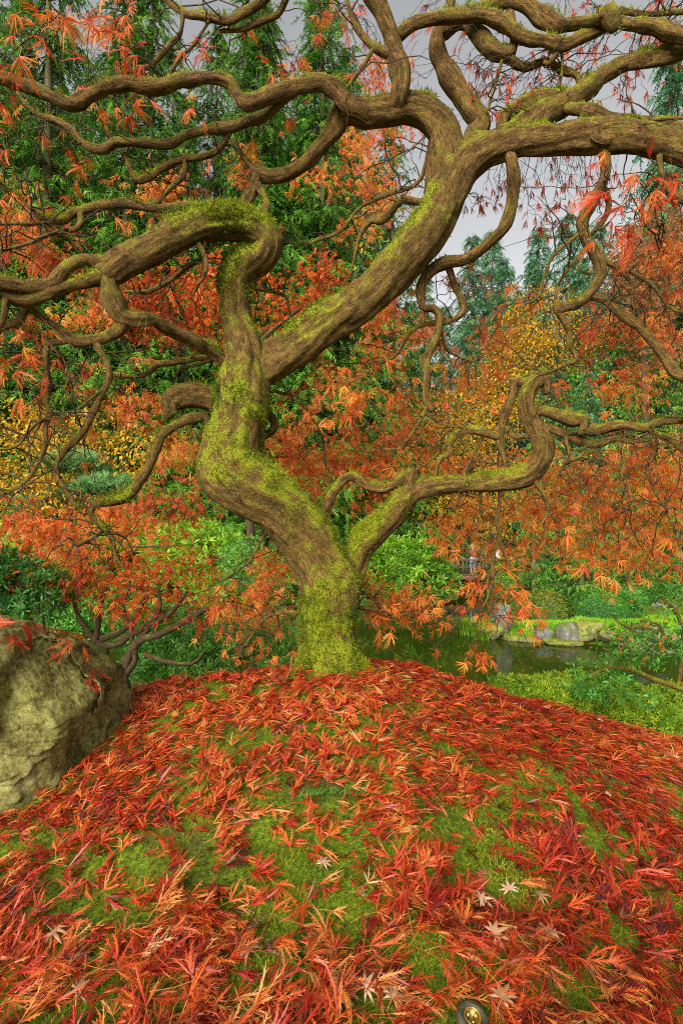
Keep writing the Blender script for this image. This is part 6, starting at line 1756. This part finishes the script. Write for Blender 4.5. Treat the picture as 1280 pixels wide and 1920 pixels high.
def conifer(x, Y, kind, scale, label, group, rz=None):
    X = (x - 640) * Y / FPX
    while pond_sd(np.array(X), np.array(Y)) < 1.0 or (4 < X < 16 and 15 < Y < 24):
        Y += 1.5; X = (x - 640) * Y / FPX
    z = float(height(np.array(X), np.array(Y), False))
    t = empty('conifer', (X, Y, z), label, 'tree', group)
    t.rotation_euler = (0, 0, rng.random() * 6.28)
    t.scale = (scale, scale, scale * (.95 + .1 * rng.random()))
    for nm, me in zip(('trunk', 'crown', 'bough'), CF[kind]):
        o = put(nm, me, t, (0, 0, 0))
        if nm == 'bough': o['kind'] = 'stuff'
    return t


for x, Y, k, s, lab in [(92, 19, 0, 1.0, 'tall fir with a thick bare lower trunk at the left'), (604, 23, 0, 1.0, 'tall fir whose grey trunk shows beside the maple trunk'), (-60, 22, 2, 1.05, 'dense dark fir at the left edge'),
                        (215, 27, 1, .95, 'slender drooping fir right of the thick left trunk'), (40, 31, 2, 1.1, 'tall dark fir behind the thick left trunk'), (500, 27, 2, 1.0, 'bushy fir behind the upper left limb'),
                        (560, 33, 1, 1.1, 'drooping fir behind the folded limb'), (655, 30, 1, 1.0, 'slender fir right of the grey trunk'), (735, 32, 2, .95, 'green fir behind the upper trunk of the maple'), (415, 36, 1, .9, 'thin fir before the sky gap at the upper left'),
                        (330, 40, 2, .80, 'shorter fir in the sky gap at the upper left'), (140, 38, 1, 1.15, 'tall fir behind the left limbs'), (795, 42, 2, .78, 'fir left of the forked limb against the sky'), (640, 42, 2, 1.1, 'far fir behind the grey trunk'), (450, 46, 2, 1.0, 'far fir behind the bushy one'), (-140, 26, 2, 1.0, 'fir beyond the left picture edge'), (270, 48, 1, 1.1, 'far thin fir left of the sky gap')]:
    conifer(x, Y, k, s, lab, 'tall firs behind the garden')
for x, Y, k, s, lab in [(235, 23, 2, 1.0, 'thick fir behind the clusters at the upper left'), (490, 22, 2, 1.0, 'thick fir rising behind the mossy elbow'), (325, 31, 2, 1.05, 'thick fir further back in the upper left gap'), (285, 25, 2, 1.0, 'bushy fir with hanging boughs between the two long upper limbs'), (405, 29, 2, 1.0, 'bushy fir at the left of the folded limb'), (462, 24, 1, 1.05, 'drooping fir above the mossy elbow'), (350, 21, 1, .85, 'lacy fir close behind the left limbs'), (170, 30, 2, 1.0, 'bushy fir between the left trunk and the slender one'), (300, 34, 1, .95, 'lacy fir left of the sky gap behind the long limb'), (520, 38, 2, 1.1, 'tall fir right of the sky gap'), (590, 28, 1, .95, 'fir close behind the grey trunk'), (700, 36, 1, 1.0, 'fir behind the red crown at the top'),
                        (370, 52, 2, 1.0, 'far fir filling the sky gap low down'), (10, 28, 1, 1.0, 'fir at the upper left corner'), (100, 33, 2, 1.05, 'fir right behind the bare left trunk'), (770, 50, 1, .85, 'far fir between the two upper limbs')]:
    conifer(x, Y, k, s, lab, 'tall firs behind the garden')
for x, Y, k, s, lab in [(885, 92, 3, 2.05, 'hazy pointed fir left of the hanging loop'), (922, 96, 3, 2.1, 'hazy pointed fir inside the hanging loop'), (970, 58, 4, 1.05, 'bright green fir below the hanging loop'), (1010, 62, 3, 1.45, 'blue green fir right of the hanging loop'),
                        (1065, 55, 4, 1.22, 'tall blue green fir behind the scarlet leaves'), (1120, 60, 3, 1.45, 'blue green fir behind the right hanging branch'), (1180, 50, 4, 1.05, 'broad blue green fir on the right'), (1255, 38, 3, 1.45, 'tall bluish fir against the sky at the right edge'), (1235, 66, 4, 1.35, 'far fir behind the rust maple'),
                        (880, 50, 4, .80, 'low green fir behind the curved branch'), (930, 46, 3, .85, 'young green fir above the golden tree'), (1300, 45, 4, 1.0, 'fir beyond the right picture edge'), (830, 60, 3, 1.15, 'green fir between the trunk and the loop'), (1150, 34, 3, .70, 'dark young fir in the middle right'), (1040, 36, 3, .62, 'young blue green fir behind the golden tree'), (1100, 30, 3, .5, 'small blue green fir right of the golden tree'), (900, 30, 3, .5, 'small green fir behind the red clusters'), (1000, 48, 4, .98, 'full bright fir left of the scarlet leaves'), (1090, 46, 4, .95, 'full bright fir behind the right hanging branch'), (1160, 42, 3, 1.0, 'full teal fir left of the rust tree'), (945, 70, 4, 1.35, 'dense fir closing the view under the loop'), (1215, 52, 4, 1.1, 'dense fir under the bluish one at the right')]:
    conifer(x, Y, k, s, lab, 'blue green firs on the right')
# low conifers and dark understorey that close the view beneath the firs
for x, Y, k, s, lab in [(200, 16, 2, .30, 'young fir with lush green fronds left of the trunk'), (300, 19, 2, .34, 'small dark fir behind the stub branch'), (20, 15, 2, .3, 'young fir behind the yellow shrub'), (450, 21, 2, .36, 'young fir hidden behind the trunk bend'), (700, 18, 2, .30, 'young fir in the shade behind the low fork'), (790, 20, 2, .34, 'young fir right of the dark leaning stem'),
                        (560, 17, 2, .25, 'small fir left of the grey trunk'), (860, 24, 2, .4, 'young fir behind the yellow shrub on the right'), (1000, 26, 2, .34, 'young fir behind the orange maple'), (1180, 20, 2, .34, 'young fir in the dark right background'), (1270, 18, 2, .34, 'young fir at the right edge'), (120, 24, 2, .45, 'mid sized fir behind the pine'), (640, 27, 2, .5, 'mid sized fir behind the grey trunk'), (380, 27, 2, .5, 'mid sized fir left of the maple trunk'), (1090, 22, 2, .3, 'young fir beyond the right bank')]:
    conifer(x, Y, k, s, lab, 'young firs under the tall trees')

# the wood goes on to both sides of what the photograph shows
for x, Y, k, s, lab in [(-260, 20, 2, 1.0, 'dense fir well beyond the left picture edge'), (-420, 26, 1, 1.0, 'drooping fir well beyond the left picture edge'), (-620, 22, 2, .95, 'broad fir far out to the left'), (-900, 24, 2, 1.0, 'dark fir furthest out to the left'), (-520, 40, 2, 1.1, 'tall fir behind the left firs'), (-1200, 22, 1, .9, 'slim fir furthest to the left'),
                        (1420, 30, 4, .9, 'blue green fir beyond the right picture edge'), (1520, 40, 3, 1.3, 'tall blue green fir out to the right'), (1680, 32, 4, .95, 'broad blue green fir further out to the right'), (1900, 36, 3, 1.3, 'pointed blue green fir far out to the right'), (2200, 30, 4, .9, 'full blue green fir furthest to the right'), (1600, 60, 4, 1.3, 'distant fir behind the right firs'), (2500, 34, 3, 1.2, 'last blue green fir to the right')]:
    conifer(x, Y, k, s, lab, 'firs beyond the frame')
for x, yb, w, h, Y, m, ti, q_ in [(-160, 1190, 260, 150, 9, 'green', .35, 'nearest the boulder'), (-420, 1190, 260, 170, 9, 'box', .4, 'past the dark one'), (-700, 1190, 300, 180, 10, 'green', .4, 'furthest out'), (1450, 1130, 240, 120, 22, 'green', .35, 'past the lawn'), (1700, 1120, 260, 130, 24, 'box', .35, 'under the firs'), (1480, 1240, 160, 90, 9, 'box', .5, 'below the mound')]:
    far_bush(x, yb, w, h, Y, f'{"dark" if m == "green" else "yellow green"} shrub {"left" if x < 0 else "right"} of the frame by the {"slope" if Y < 12 else "far bank"} {q_}', m, ti, .018 * Y, 520, group='shrubs beyond the frame')
